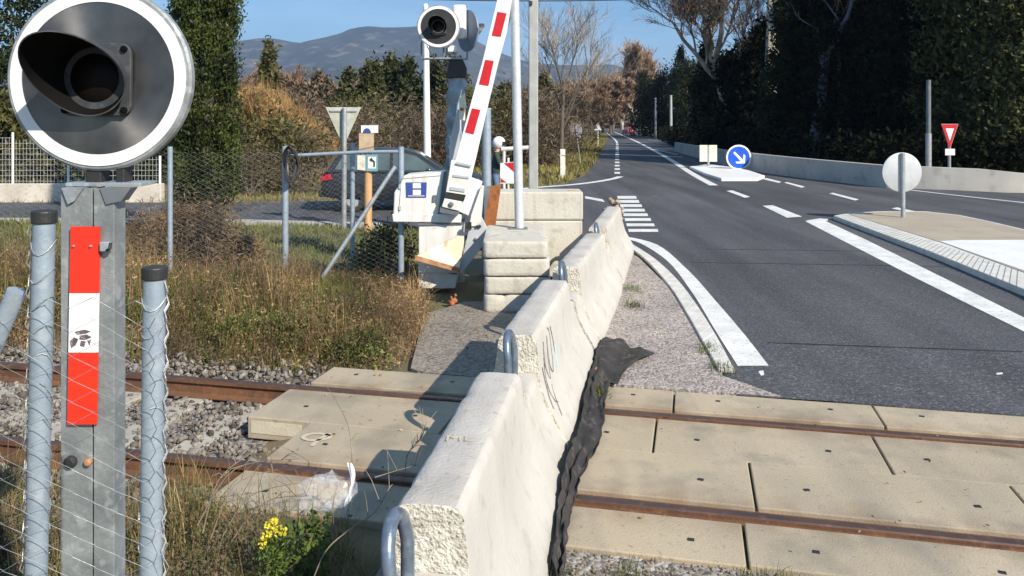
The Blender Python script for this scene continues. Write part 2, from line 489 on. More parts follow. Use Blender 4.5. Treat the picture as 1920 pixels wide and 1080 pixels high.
M['offwhite'] = pm('aged white paint', (.72, .71, .66), (.60, .59, .53), 4, .6, bump=.06, bscale=30, c3=(.42, .36, .27), c3scale=8, c3amt=.5, c3thr=.6)
M['greyp'] = pm('grey paint', (.45, .47, .49), (.38, .40, .42), 5, .5, bump=.05, bscale=30)
M['greydk'] = pm('dark grey paint', (.16, .18, .2), (.11, .125, .14), 6, .55)
M['red'] = pm('signal red', (.72, .035, .012), (.65, .03, .012), 6, .45)
M['redarm'] = pm('reflector red', (.55, .012, .02), (.48, .01, .018), 12, .4)
M['blue'] = pm('sign blue', (.012, .10, .62), (.012, .09, .55), 6, .4)
M['dkblue'] = pm('plate blue', (.04, .08, .33), (.035, .07, .28), 6, .5)
M['signback'] = pm('sign back', (.56, .57, .50), (.47, .48, .42), 6, .5, .15, c3=(.36, .36, .3), c3scale=11, c3amt=.5)
M['signback_w'] = pm('pale sign back', (.50, .525, .54), (.43, .455, .47), 3, .5, .15, c3=(.56, .58, .59), c3scale=8, c3amt=.4, streak=.3, scol=(.3, .31, .32))
M['cream'] = pm('cream back', (.78, .75, .6), (.7, .66, .52), 4, .5)
M['rust'] = pm('rail rust', (.17, .075, .035), (.10, .05, .028), 5, .8, bump=.25, bscale=40, c3=(.24, .12, .06), c3scale=18, c3amt=.5)
M['railtop'] = pm('rail running face', (.13, .075, .055), (.09, .055, .045), 4, .45, .4, c3=(.2, .12, .09), c3scale=14)
M['rustplate'] = pm('rusted sheet', (.70, .68, .62), (.62, .52, .36), 3.2, .7, bump=.1, bscale=30, c3=(.42, .17, .05), c3scale=6, c3amt=.8, c3thr=.56)
M['rustbrown'] = pm('rust brown sheet', (.36, .13, .03), (.24, .08, .03), 3.0, .8, bump=.2, bscale=30, c3=(.12, .05, .03), c3scale=9, c3amt=.7)
M['rustedge'] = pm('rust edge', (.34, .14, .06), (.5, .3, .16), 12, .8)
M['wood'] = pm('orange wood post', (.62, .38, .19), (.5, .29, .14), 3, .7, bump=.15, bscale=30, stretch=(6, 6, 1))
M['bark'] = pm('bark', (.16, .125, .095), (.10, .08, .06), 3, .9, bump=.5, bscale=20)
M['bark_pale'] = pm('plane bark', (.46, .43, .36), (.26, .24, .18), 1.2, .85, bump=.2, bscale=14, c3=(.56, .54, .47), c3scale=3.5)
M['twig'] = leafmat('bare twigs', [(.17, .12, .09), (.24, .17, .125), (.13, .10, .085)], 0, .8)
M['twig_red'] = leafmat('reddish twigs', [(.23, .155, .11), (.29, .20, .14), (.19, .14, .11), (.26, .185, .14)], 0, .8)
M['twig_pale'] = leafmat('pale twigs', [(.30, .25, .2), (.22, .18, .15), (.38, .33, .27)], 0, .8)
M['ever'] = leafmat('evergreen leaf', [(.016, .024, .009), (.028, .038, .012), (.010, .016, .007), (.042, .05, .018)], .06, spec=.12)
M['ever_lit'] = leafmat('lit evergreen leaf', [(.05, .06, .02), (.085, .095, .03), (.03, .038, .015), (.12, .115, .045)], .15)  # lighter leaf copy, sunlight on the right-hand trees put into the colour
M['ever_shade'] = leafmat('shaded evergreen leaf', [(.006, .008, .004), (.012, .015, .007), (.004, .006, .003), (.02, .022, .010)], .03, spec=.05)  # near-black leaf copy, deep shade of the wood put into the colour
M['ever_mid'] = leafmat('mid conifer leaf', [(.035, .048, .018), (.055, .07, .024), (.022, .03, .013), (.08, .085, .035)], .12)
M['bark_shade'] = pm('shaded plane bark', (.13, .15, .19), (.07, .08, .10), 1.2, .9, bump=.2, bscale=14)  # dark bluish copy of the plane bark, tree shade painted into it
M['cyp'] = leafmat('cypress leaf', [(.035, .052, .012), (.06, .08, .018), (.022, .035, .010), (.085, .10, .026)], .12)
M['shrubg'] = leafmat('shrub leaf', [(.07, .085, .025), (.12, .12, .04), (.05, .055, .02), (.16, .13, .06)], .2)
M['shrubb'] = leafmat('brown shrub leaf', [(.14, .105, .075), (.19, .145, .105), (.10, .08, .055), (.16, .13, .10)], .1)
M['reed'] = leafmat('dry reed', [(.36, .23, .10), (.29, .17, .08), (.44, .31, .15), (.25, .14, .07), (.22, .18, .07)], .15)
M['weed'] = leafmat('dry weed', [(.22, .13, .075), (.33, .23, .12), (.17, .095, .06), (.13, .13, .045), (.40, .30, .17), (.23, .125, .08), (.12, .085, .05), (.17, .15, .055)], .2)
M['weedg'] = leafmat('green weed', [(.075, .11, .025), (.12, .15, .035), (.05, .07, .02), (.19, .17, .06)], .25)
M['grass'] = leafmat('short grass', [(.09, .14, .03), (.14, .18, .04), (.26, .21, .10), (.07, .10, .025), (.12, .16, .035)], .25)
M['verge'] = leafmat('verge grass', [(.12, .17, .035), (.18, .19, .05), (.28, .22, .09), (.30, .20, .10)], .2, clump=.35)
M['dead'] = leafmat('dead cypress foliage', [(.20, .13, .08), (.28, .19, .11), (.13, .09, .055)], .1)
M['yellow'] = leafmat('yellow flower', [(.75, .65, .03), (.6, .58, .05), (.8, .72, .1)], .2)
M['leafbr'] = leafmat('bright leaf', [(.055, .10, .02), (.10, .15, .03), (.035, .065, .015)], .2)
M['fabric'] = pm('black fabric', (.018, .017, .017), (.045, .04, .037), 4, .85, bump=.3, bscale=90, c3=(.13, .12, .11), c3scale=14, c3amt=.4)
M['orange'] = pm('orange rubbish', (.42, .15, .06), (.26, .09, .05), 18, .8)
M['carpaint'] = pm('dark car paint', (.022, .025, .032), (.028, .031, .038), 3, .25)
M['glass'] = pm('car glass', (.10, .14, .145), (.06, .085, .09), 1.5, .06)
M['tyre'] = pm('tyre', (.02, .02, .02), (.03, .03, .03), 9, .85)
M['alloy'] = pm('alloy wheel', (.62, .63, .65), (.52, .53, .55), 9, .35, .5)
M['tail'] = pm('tail lamp red', (.5, .01, .03), (.4, .01, .025), 9, .2)
M['redcar'] = pm('red car paint', (.42, .03, .04), (.36, .025, .035), 3, .3)
M['helmet'] = pm('white helmet', (.82, .82, .82), (.74, .75, .76), 5, .25)
M['jacket'] = pm('dark green jacket', (.035, .06, .05), (.02, .04, .035), 9, .8, bump=.2, bscale=25)
M['jeans'] = pm('blue jeans', (.13, .19, .30), (.09, .14, .23), 14, .85, bump=.2, bscale=50)
M['skin'] = pm('skin', (.55, .34, .25), (.5, .3, .22), 9, .6)
M['mount'] = pm('mountain scrub', (.022, .034, .025), (.055, .058, .045), .004, .95, c3=(.18, .165, .145), c3scale=.016, c3amt=.6, c3thr=.56)
M['wrap'] = pm('blue grey wrap', (.15, .2, .25), (.28, .34, .38), 5, .45, bump=.3, bscale=14, c3=(.4, .48, .5), c3scale=7, c3amt=.6)
M['marking'] = pm('pale chalk', (.54, .49, .39), (.45, .39, .29), 30, .9)
M['graf_black'] = pm('black spray', (.09, .095, .10), (.22, .22, .215), 30, .7)
M['graf_blue'] = pm('blue spray', (.3, .5, .62), (.36, .56, .66), 30, .7)
M['teal'] = pm('teal plate', (.12, .32, .36), (.16, .38, .42), 9, .5)
M['tan'] = pm('tan plate', (.55, .43, .3), (.44, .33, .22), 9, .7)
M['cable'] = pm('black cable', (.02, .02, .022), (.03, .03, .03), 9, .6)
def plastic_film(name):
    m, nt, b = newmat(name); N, L = nt.nodes, nt.links
    b.inputs['Base Color'].default_value = (.85, .86, .9, 1); b.inputs['Roughness'].default_value = .18
    tr = N.new('ShaderNodeBsdfTransparent'); mx = N.new('ShaderNodeMixShader')
    lw = N.new('ShaderNodeLayerWeight'); lw.inputs[0].default_value = .45
    mr = N.new('ShaderNodeMapRange'); mr.inputs[3].default_value = .06; mr.inputs[4].default_value = .42
    L.new(lw.outputs['Facing'], mr.inputs[0]); L.new(mr.outputs[0], mx.inputs[0])
    L.new(tr.outputs[0], mx.inputs[1]); L.new(b.outputs[0], mx.inputs[2])
    L.new(mx.outputs[0], N['Material Output'].inputs['Surface'])
    return m
M['film'] = plastic_film('clear plastic film')

# ================================================================== SETTING
# ---- ground: one sheet to the horizon
gx = np.concatenate([-np.geomspace(7000, 10, 34), np.arange(-9.6, 4.01, .16), np.geomspace(4.5, 7000, 34)])
gy = np.concatenate([-np.geomspace(400, 2, 10), np.arange(0, 21.01, .16), np.geomspace(22, 9000, 36)])
XX, YY = np.meshgrid(gx, gy)
ZZ = hfun(XX, YY)
nx, ny = len(gx), len(gy)
ii = (np.arange(ny - 1)[:, None] * nx + np.arange(nx - 1)[None, :]).ravel()
tag(npmesh('ground', np.stack([XX, YY, ZZ], -1).reshape(-1, 3), np.stack([ii, ii + 1, ii + nx + 1, ii + nx], 1), mats=M['ground'], smooth=True), kind='structure')

def sheet(name, pts, z, th, mat, kind='structure'):
    mb = MB(); mb.prism([Vector((p[0], p[1], z)) for p in pts], (0, 0, -th))
    o = mb.build(name, mat)
    return tag(o, kind=kind) if kind else o
def gp(lst): return [G(*p) for p in lst]

# ---- asphalt of the road, the crossing lane and the side road: one sheet
vE = 1.36
road = [T(3.0, vE), T(60, vE), Vector((90, 3, 0)), Vector((90, 24, 0)), Vector((22, 25, 0)), Vector((16.3, 26.5, 0)), Vector((13.4, 29, 0)), Vector((11.6, 38.4, 0)),
        Vector((13.6, 60, 0)), Vector((21.5, 112, 0)), Vector((42, 300, 0)), Vector((78, 560, 0)), Vector((70, 560, 0)),
        Vector((34, 300, 0)), G(1143, 256), G(1133, 272), G(1120, 300), G(1098, 328), G(1060, 345), G(1005, 352),
        Vector((-2.2, 24.5, 0)), Vector((-7, 23.2, 0)), Vector((-40, 22.6, 0)), Vector((-40, 19.4, 0)), Vector((-8, 19.2, 0)), Vector((-3, 18.3, 0)), Vector((-1.2, 17.2, 0)), G(940, 478), G(1100, 520), G(1168, 462),
        G(1200, 482), G(1255, 536), G(1290, 588), G(1325, 650), G(1358, 704), T(2.05, vE + .02)]
sheet('road', road, 0.0, .12, M['asphalt'])
# older paved strip beyond the side road, and pale gutter strip
sheet('side_road_gutter', [(-40, 19.4), (-8, 19.2), (-3, 18.3), (-2.9, 17.9), (-8, 18.7), (-40, 18.9)], .02, .1, M['wallc'])
# ---- gravel verge between barrier and road
sheet('gravel_verge', [G(1168, 466), G(1198, 484), G(1253, 538), G(1288, 590), G(1323, 652), G(1356, 706), T(2.0, vE + .01), T(.3, vE + .01), Vector((.6, 7.2, 0)), Vector((.9, 9.5, 0)), Vector((1.5, 12, 0))], .008, .09, M['gravel'])
sheet('track_verge', [T(-.3, -1.37), T(14, -1.37), T(14, -5), T(-.3, -5)], -.012, .05, M['gravel_dk'])
sheet('gravel_path', [G(795, 590), G(870, 566), G(1010, 560), Vector((.5, 8.5, 0)), Vector((.2, 7.05, 0)), T(-1.2, vE + .02), G(770, 690)], .0, .09, M['gravel_dusty'])
sheet('ballast_bed', [T(-30, 1.75), T(-2.1, 1.6), T(-1.75, .9), T(-1.75, -1.4), T(-2.0, -1.7), T(-30, -1.8)], -.19, .05, M['gravel_dk'])

# ---- painted markings (4 mm sheets on the asphalt), one mesh per marking kind
mk = MB()
def mark(pts, z=.0045):
    mk.prism([Vector((p[0], p[1], z)) for p in pts], (0, 0, -.004))
def ribbon(left, right):
    for i in range(len(left) - 1):
        mark([left[i], left[i + 1], right[i + 1], right[i]])
def smooth_line(pts, w):
    """pts ground points; draws a band of width w"""
    P_ = [Vector((p[0], p[1], 0)) for p in pts]
    L_, R_ = [], []
    for i, p in enumerate(P_):
        a = P_[max(i - 1, 0)]; b = P_[min(i + 1, len(P_) - 1)]
        t = (b - a).normalized(); n = Vector((-t.y, t.x, 0)) * w / 2
        L_.append(p + n); R_.append(p - n)
    ribbon(L_, R_)
def crom(pts, k=5):
    out = []
    n = len(pts)
    for i in range(n - 1):
        p0, p1, p2, p3 = pts[max(i - 1, 0)], pts[i], pts[i + 1], pts[min(i + 2, n - 1)]
        for j in range(k):
            t = j / k
            out.append(0.5 * ((2 * p1) + (p2 - p0) * t + (2 * p0 - 5 * p1 + 4 * p2 - p3) * t * t + (3 * p1 - p0 - 3 * p2 + p3) * t ** 3))
    out.append(pts[-1])
    return out
# thick lead-in line beside the verge
lft = crom(gp([(1160, 446), (1200, 456), (1252, 490), (1298, 549), (1340, 618), (1383, 686)]))
rgt = crom(gp([(1166, 442), (1232, 459), (1290, 507), (1343, 566), (1396, 628), (1441, 686)]))
ribbon(lft, rgt)
# crosswalk-like ladder
for k, y in enumerate((370, 377.5, 385.5, 394, 402.5, 411.5, 421.5, 432)):
    t = (y - 368) / 66
    xl = 1157 + t * 22; xr = 1192 + t * 43
    mark(gp([(xl - .6, y - 2.3), (xr - .8, y - 2.3), (xr + .8, y + 2.6), (xl + .6, y + 2.6)]))
mark(gp([(1097, 368), (1130, 374), (1134, 379), (1097, 372)]))
# side-road line curving out, and the dashes
smooth_line(crom(gp([(900, 360), (1018, 350.5), (1075, 346), (1120, 340.5), (1150, 335), (1163, 331)])), .28)
for y in (324, 317, 310.5, 304.5, 299, 294, 289.5, 285.5, 282, 279, 276, 273.3, 271, 269):
    hw = 5.2 * (y - HZ) / 90
    mark(gp([(1157 - hw, y - 1.5 * (y - HZ) / 90), (1157 + hw, y - 1.5 * (y - HZ) / 90), (1157.5 + hw, y + 1.6 * (y - HZ) / 90), (1157.5 - hw, y + 1.6 * (y - HZ) / 90)]))
smooth_line(crom(gp([(1157, 268), (1155, 264), (1150, 259), (1143, 253.5), (1138, 249)])), .25)
# centre line
smooth_line(crom(gp([(1338, 347.5), (1297, 325), (1258, 300), (1225, 281.5), (1195, 266), (1171, 255.5), (1153, 248), (1140, 243)])), .32)
mark(gp([(1362, 358), (1373, 357), (1406, 369), (1396, 370.7)]))
mark(gp([(1430, 386), (1449, 385), (1503, 406), (1475, 408)]))
# edge line round the near island
ribbon(gp([(1510, 415), (1597, 460), (1720, 523), (1920, 622), (2200, 765)]), gp([(1540, 411), (1620, 448), (1740, 507), (1920, 596), (2200, 735)]))
mark(gp([(1511, 414), (1537, 410), (1552, 411), (1552, 414), (1530, 417)]), .0075)
# lines of the far carriageway
for q in ([(1431, 336), (1437, 334), (1465, 341), (1460, 343)], [(1470, 342.5), (1476, 341.5), (1509, 350), (1503, 352)], [(1555, 363), (1562, 361.5), (1610, 374), (1603, 376)], [(1672, 391), (1682, 389), (1773, 408.5), (1764, 411)]):
    mark(gp(q))
smooth_line(gp([(1803, 413), (1860, 427), (1920, 443), (2050, 477)]), .16)
smooth_line(crom(gp([(1520, 330), (1600, 342), (1690, 354), (1790, 366), (1920, 380)])), .14)
smooth_line(crom(gp([(1215, 262), (1255, 266), (1300, 271)])), .25)
smooth_line(crom(gp([(1213, 277), (1240, 283), (1270, 290)])), .12)
# specks left from worn paint
mark(gp([(1422, 697), (1431, 695), (1433, 703), (1427, 705)]))
mark(gp([(1868, 700), (1880, 699), (1880, 702), (1869, 703)]))
tag(mk.build('road_markings', M['paint']), kind='structure')
sheet('road_patch', [G(1441, 645), G(1920, 661), G(2600, 685), T(30, vE + .01), T(2.6, vE + .01), G(1385, 742), G(1376, 712), G(1383, 690)], .003, .003, asphalt('asphalt patch', 1.02, 55))
# dark repair seams across the asphalt
sm = MB()
for a, b in (((1325, 467), (1700, 472)), ((1295, 492), (1780, 500)), ((1440, 643), (1920, 660))):
    A_, B_ = G(*a), G(*b)
    n_ = 14
    for i in range(n_):
        p = A_.lerp(B_, i / n_); q = A_.lerp(B_, (i + 1) / n_)
        w = .012 + .008 * random.random(); j = .012 * random.random()
        sm.prism([p + Vector((0, -w + j, .0025)), q + Vector((0, -w, .0025)), q + Vector((0, w, .0025)), p + Vector((0, w + j, .0025))], (0, 0, -.002))
tag(sm.build('road_seams', pm('bitumen seam', (.012, .012, .013), (.02, .02, .02), 9, .5)), kind='structure')

# ---- kerb strip next to the lead-in line (raised white gutter kerb)
kl = crom(gp([(1170, 459), (1208, 487), (1254, 538), (1286, 588), (1318, 645), (1348, 699)]))
kr = crom(gp([(1180, 457), (1226, 487), (1268, 526), (1302, 570), (1340, 630), (1377, 699)]))
kmb = MB()
for i in range(len(kl) - 1):
    g = .04
    a, b, c, d = kl[i], kl[i + 1], kr[i + 1], kr[i]
    if i % 5 == 4: b = a.lerp(b, 1 - g); c = d.lerp(c, 1 - g)
    kmb.prism([Vector((p.x, p.y, .035)) for p in (a, b, c, d)], (0, 0, -.1))
tag(kmb.build('kerb_strip', M['kerb'], bevel=.006), kind='structure')

# ---- near traffic island
def island(name, outer, z, topmat, kerbw, white=None):
    root = MB()
    pts = [Vector((p[0], p[1], z)) for p in outer]
    root.prism(pts, (0, 0, -.2))
    return root
isl_o = gp([(1563, 412), (1589, 407.5), (1645, 403.5), (1735, 403.5), (1800, 411), (1860, 424), (1925, 440), (2300, 520), (2300, 760), (1920, 556), (1740, 480)])
isl_i = gp([(1592, 410), (1648, 405.5), (1735, 405.5), (1797, 412.5), (1857, 425.5), (1925, 442.5), (2298, 524), (2298, 690), (1920, 524), (1771, 467)])
k = MB(); k.prism([Vector((p.x, p.y, .10)) for p in isl_o], (0, 0, -.2))
tag(k.build('traffic_island_kerb', M['kerb'], bevel=.015), kind='structure')
sheet('traffic_island_surface', isl_i, .108, .05, pm('island sand', (.38, .32, .25), (.32, .27, .21), 1.5, .95, bump=.3, bscale=90, c3=(.46, .4, .33), c3scale=40))
sheet('traffic_island_white_paving', [(p.x, p.y) for p in gp([(1762, 463.5), (1800, 461.5), (1925, 461), (2298, 461), (2298, 688), (1920, 521.5)])], .114, .05, pm('white paving', (.74, .74, .73), (.68, .68, .67), 2, .7, c3=(.5, .5, .5), c3scale=12, c3amt=.3))
# joints of the paver kerb
jm = MB()
A0, A1, B0, B1 = G(1563, 412), G(1920, 556), G(1592, 410), G(1920, 524)
nj = 46
for i in range(1, nj):
    t = (i / nj)
    p = A0.lerp(A1, t); q = B0.lerp(B1, t)
    d = (A1 - A0).normalized() * .012
    jm.prism([p - d + Vector((0, 0, .1035)), p + d + Vector((0, 0, .1035)), q + d + Vector((0, 0, .1035)), q - d + Vector((0, 0, .1035))], (0, 0, -.002))
tag(jm.build('traffic_island_kerb_joints', pm('kerb joint', (.2, .195, .18), (.28, .27, .25), 9, .9)), kind='structure')
# far island
fo = gp([(1293, 316.5), (1330, 311.5), (1375, 318), (1405, 324), (1434, 334), (1420, 339.5), (1352, 339.5), (1320, 329)])
k = MB(); k.prism([Vector((p.x, p.y, .12)) for p in fo], (0, 0, -.2))
tag(k.build('far_traffic_island', M['white'], bevel=.03), kind='structure')

# ---- mountains: ridge profile read off the photo, built as a deep hill range
rp_px = [(-700, 110), (0, 92), (300, 84), (455, 74), (490, 69), (515, 71), (558, 80), (600, 70), (640, 60), (662, 51), (685, 47), (728, 50), (780, 48), (830, 38), (862, 46), (890, 74), (930, 95), (960, 106), (1000, 117), (1060, 121), (1120, 121), (1145, 118), (1175, 127), (1230, 136), (1300, 140), (1500, 135), (1700, 120), (2000, 130), (2700, 140)]
rx = np.array([p[0] for p in rp_px], float); ry = np.array([p[1] for p in rp_px], float)
DM = 3200.0
mx = np.linspace(-900, 2900, 240)
hm = np.interp(mx, rx, ry)
my = np.linspace(1700, 4600, 60)
mv = np.zeros((len(my), len(mx), 3))
for j, yv in enumerate(my):
    t = float(np.clip((yv - 1700) / (DM - 1700), 0, 1)); back = float(np.clip((yv - DM) / 1400, 0, 1))
    s_ = (t ** 1.25) * (1 - .9 * back ** 1.5)
    X = (mx - 960) / FPX * DM * (.93 + .07 * yv / DM)
    H = (CAM_H + (HZ - hm) / FPX * DM)
    nz = np.array([mnoise.fractal(Vector((x * .004, yv * .004, 0)), 1.0, 2.0, 5) for x in X])
    gully = np.array([abs(mnoise.noise(Vector((x * .0065 + yv * .001, yv * .0016, 7)))) for x in X])
    fade = 4 * t * (1 - t) if yv < DM else .4 * back
    mv[j, :, 0] = X; mv[j, :, 1] = yv
    mv[j, :, 2] = -3 + (H + 3) * s_ + fade * (nz * 22 - gully * 60)
nx2 = len(mx)
jj = (np.arange(len(my) - 1)[:, None] * nx2 + np.arange(nx2 - 1)[None, :]).ravel()
tag(npmesh('mountains', mv.reshape(-1, 3), np.stack([jj, jj + 1, jj + nx2 + 1, jj + nx2], 1), mats=M['mount'], smooth=True), kind='structure')

# ================================================================== RAILWAY
def rail_obj(v, label):
    prof = [(-.07, -.16), (.07, -.16), (.07, -.15), (.012, -.132), (.009, -.06), (.034, -.042), (.036, -.012), (.028, -.004), (-.028, -.004), (-.036, -.012), (-.034, -.042), (-.009, -.06), (-.012, -.132), (-.07, -.15)]
    us = np.linspace(-16, 16, 9)
    vs, fs, mi = [], [], []
    n = len(prof)
    mb = MB()
    for u in us:
        for a, z in prof: vs.append(T(u, v + a, z))
    for i in range(len(us) - 1):
        for k in range(n):
            k2 = (k + 1) % n
            mb_f = (i * n + k, i * n + k2, (i + 1) * n + k2, (i + 1) * n + k)
            fs.append(mb_f); mi.append(1 if k in (7, 8, 6) else 0)
    mb.v = [tuple(p) for p in vs]; mb.f = fs; mb.m = mi
    return tag(mb.build('rail', [M['rust'], M['railtop']], origin=T(0, v, 0)), label, 'rail')
rail_obj(.76, 'far rusty rail, nearer to the white barrier arm and the weeds')
rail_obj(-.76, 'near rusty rail, running beside the plastic bag and the foreground weeds')
# sleepers in the ballast on the left (mostly buried)
sl = MB(); sl.box((0, 0, 0), (.24, 2.3, .12))
sl0 = sl.build('sleeper', pm('sleeper concrete', (.42, .39, .33), (.32, .3, .25), 4, .9, bump=.2, bscale=30), bevel=.01)
words_n = ['first', 'second', 'third', 'fourth', 'fifth', 'sixth', 'seventh', 'eighth', 'ninth', 'tenth', 'eleventh', 'twelfth', 'thirteenth']
for i in range(9):
    o = sl0 if i == 0 else sl0.copy()
    if i: COL.objects.link(o)
    o.location = T(-2.45 - .6 * i, 0, -.232 + .010 * (i % 3)); o.rotation_euler = (0, 0, -TH)
    tag(o, f'{words_n[i]} concrete sleeper left of the crossing slabs, half buried in ballast', 'sleeper', 'sleepers under the rails')
# ballast stones
ico = None
def rocks(name, pts, sizes, mat):
    t = (1 + 5 ** .5) / 2
    V = np.array([(-1, t, 0), (1, t, 0), (-1, -t, 0), (1, -t, 0), (0, -1, t), (0, 1, t), (0, -1, -t), (0, 1, -t), (t, 0, -1), (t, 0, 1), (-t, 0, -1), (-t, 0, 1)], float)
    V /= np.linalg.norm(V[0])
    F = np.array([(0, 11, 5), (0, 5, 1), (0, 1, 7), (0, 7, 10), (0, 10, 11), (1, 5, 9), (5, 11, 4), (11, 10, 2), (10, 7, 6), (7, 1, 8), (3, 9, 4), (3, 4, 2), (3, 2, 6), (3, 6, 8), (3, 8, 9), (4, 9, 5), (2, 4, 11), (6, 2, 10), (8, 6, 7), (9, 8, 1)])
    n = len(pts)
    VV = V[None] * rng.uniform(.45, 1.2, (n, 12, 1))
    sc = rng.uniform(.55, 1.2, (n, 1, 3)); VV = VV * sc * sizes[:, None, None]
    a = rng.uniform(0, 6.28, n); c, s = np.cos(a), np.sin(a)
    x = VV[..., 0] * c[:, None] - VV[..., 1] * s[:, None]; y = VV[..., 0] * s[:, None] + VV[..., 1] * c[:, None]
    VV = np.stack([x, y, VV[..., 2]], -1) + pts[:, None, :]
    FF = (F[None] + (np.arange(n) * 12)[:, None, None]).reshape(-1, 3)
    return npmesh(name, VV.reshape(-1, 3), tris=FF, mats=mat)
n = 17000
u = rng.uniform(-9, -1.65, n); v = rng.uniform(-1.5, 2.0, n)
ok = (np.abs(np.abs(v) - .76) > .085) & ~((np.abs(v) < .9) & (np.abs(((u + 2.45 + 6) % .6) - .0) < .11) & (rng.random(n) < .12)) & ~((u > -2.15) & (v > -.12))
u, v = u[ok], v[ok]; n = len(u)
xy = TO[None] + u[:, None] * TD + v[:, None] * TN
zz = -.195 + rng.uniform(0, .045, n) + np.where(np.abs(v) > .95, .035, 0.0)
tag(rocks('ballast', np.column_stack([xy, zz]), rng.gamma(6, .0039, n), M['stone']), kind='stuff', label='grey crushed stone ballast around the rails on the left')
n = 4200
u = rng.uniform(-.2, 5, n); v = rng.uniform(-2.4, -1.36, n); xy = TO[None] + u[:, None] * TD + v[:, None] * TN
tag(rocks('loose_gravel', np.column_stack([xy, np.full(n, -.008)]), rng.uniform(.005, .015, n), leafmat('brown pebble', [(.16, .12, .09), (.26, .21, .17), (.11, .085, .065), (.32, .27, .22), (.22, .13, .09)], 0, .9, clump=0)), kind='stuff', label='small loose stones along the near edge of the crossing slabs')
n = 3200
V_ = np.column_stack([rng.uniform(.3, 3.0, n), rng.uniform(6.6, 13.5, n)])
vp = np.array([[p.x, p.y] for p in (G(1172, 470), G(1196, 486), G(1250, 540), G(1284, 592), G(1318, 655), G(1350, 704), T(1.9, vE + .05), T(.35, vE + .05), Vector((.75, 7.2, 0)), Vector((1.05, 9.5, 0)), Vector((1.6, 12, 0)))])
def inpoly(pts, poly):
    x, y = pts[:, 0], pts[:, 1]; r = np.zeros(len(pts), bool); j = len(poly) - 1
    for i in range(len(poly)):
        xi, yi = poly[i]; xj, yj = poly[j]
        r ^= ((yi > y) != (yj > y)) & (x < (xj - xi) * (y - yi) / (yj - yi + 1e-12) + xi)
        j = i
    return r
V_ = V_[inpoly(V_, vp)]
tag(rocks('verge_pebbles', np.column_stack([V_, np.full(len(V_), .01)]), rng.uniform(.005, .014, len(V_)), leafmat('pink pebble', [(.24, .19, .17), (.38, .32, .29), (.48, .42, .38), (.17, .15, .14)], 0, .9)), kind='stuff', label='pinkish pebbles between the white barrier and the road')

# crossing slabs: rows x columns, each a slab of its own
GAP = .008
rows = [('far outer', .875, 1.34, [-2.03, -.45, 1.12, 2.69, 4.26, 5.83]), ('far inner', .0, .665, [-2.12, -.55, 1.0, 2.55, 4.1, 5.65]),
        ('near inner', -.665, -.004, [-1.58, .06, 1.64, 3.22, 4.8, 6.4]), ('near outer', -1.33, -.875, [-1.61, -.05, 1.55, 3.15, 4.75, 6.3])]
rowtxt = {'far outer': 'beyond the far rail', 'far inner': 'just inside the far rail', 'near inner': 'just inside the near rail', 'near outer': 'on the near side of the near rail'}
for rn, v0, v1, us in rows:
    for i in range(len(us) - 1):
        a, b = us[i] + GAP, us[i + 1] - GAP
        lab = ('concrete crossing slab left of the barrier row, ' if i == 0 else f'concrete crossing slab under the barrier, ' if i == 1 else f'{["", "", "first", "second", "third", "fourth"][i]} crossing slab right of the barrier, ') + rowtxt[rn]
        if i == 0 and rn == 'far inner': lab = 'raised slab end with pale exposed edge, ' + rowtxt[rn]
        c = T((a + b) / 2, (v0 + v1) / 2, 0)
        t = thing('crossing_slab', lab, 'concrete slab', c, 'concrete slabs of the level crossing')
        dz = random.uniform(-.006, .003)
        mb = MB()
        mb.prism([T(a, v0, dz), T(b, v0, dz + random.uniform(-.003, .003)), T(b, v1, dz), T(a, v1, dz)], (0, 0, -.17))
        mb.build('slab_body', M['slab'], t, bevel=.008)
        if i == 0 and rn == 'far inner':
            ed = MB(); ed.prism([T(a + .03, v0 - .004, -.125), T(a + .46, v0 - .004, -.125), T(a + .46, v0 - .004, -.03), T(a + .03, v0 - .004, -.03)], (TN[0] * .006, TN[1] * .006, 0)); ed.build('exposed_edge', M['slab_side'], t)
        L_ = b - a
        for f in ((.2, .8) if L_ > 1.2 else (.5,)):
            cu, cv = a + L_ * f + random.uniform(-.04, .04), v0 + (v1 - v0) * (.62 if v0 > 0 else .45)
            MB().box(T(cu, cv, dz + .002), (.035, .028, .004), rz=-TH + random.uniform(-.3, .3)).build('lifting_hole_dark', M['black'], t)  # flat black plate painted in for the darkness of a lifting hole
for v_ in (.77, -.77):
    sheet('flangeway_dirt', [T(-1.5, v_ - .16), T(12, v_ - .16), T(12, v_ + .16), T(-1.5, v_ + .16)], -.03, .02, M['rust'])
# chalk "9" on the left slab
def stroke(mb, pts, z, w, mi=0):
    L_, R_ = [], []
    for i, p in enumerate(pts):
        a = pts[max(i - 1, 0)]; b = pts[min(i + 1, len(pts) - 1)]
        tt = Vector((b[0] - a[0], b[1] - a[1], 0)).normalized(); n_ = Vector((-tt.y, tt.x, 0)) * w / 2
        L_.append(Vector((p[0], p[1], z)) + n_); R_.append(Vector((p[0], p[1], z)) - n_)
    for i in range(len(pts) - 1):
        mb.prism([L_[i], L_[i + 1], R_[i + 1], R_[i]], (0, 0, -.002))
nine = MB()
lp = crom(gp([(620, 818), (600, 814), (580, 815), (568, 821), (578, 826), (600, 826), (618, 821), (615, 815), (595, 828), (585, 837)]), 4)
stroke(nine, lp, .006, .03)
tag(nine.build('chalk_mark', M['marking']), 'pale painted nine shaped mark on the slab left of the barrier', 'painted mark')

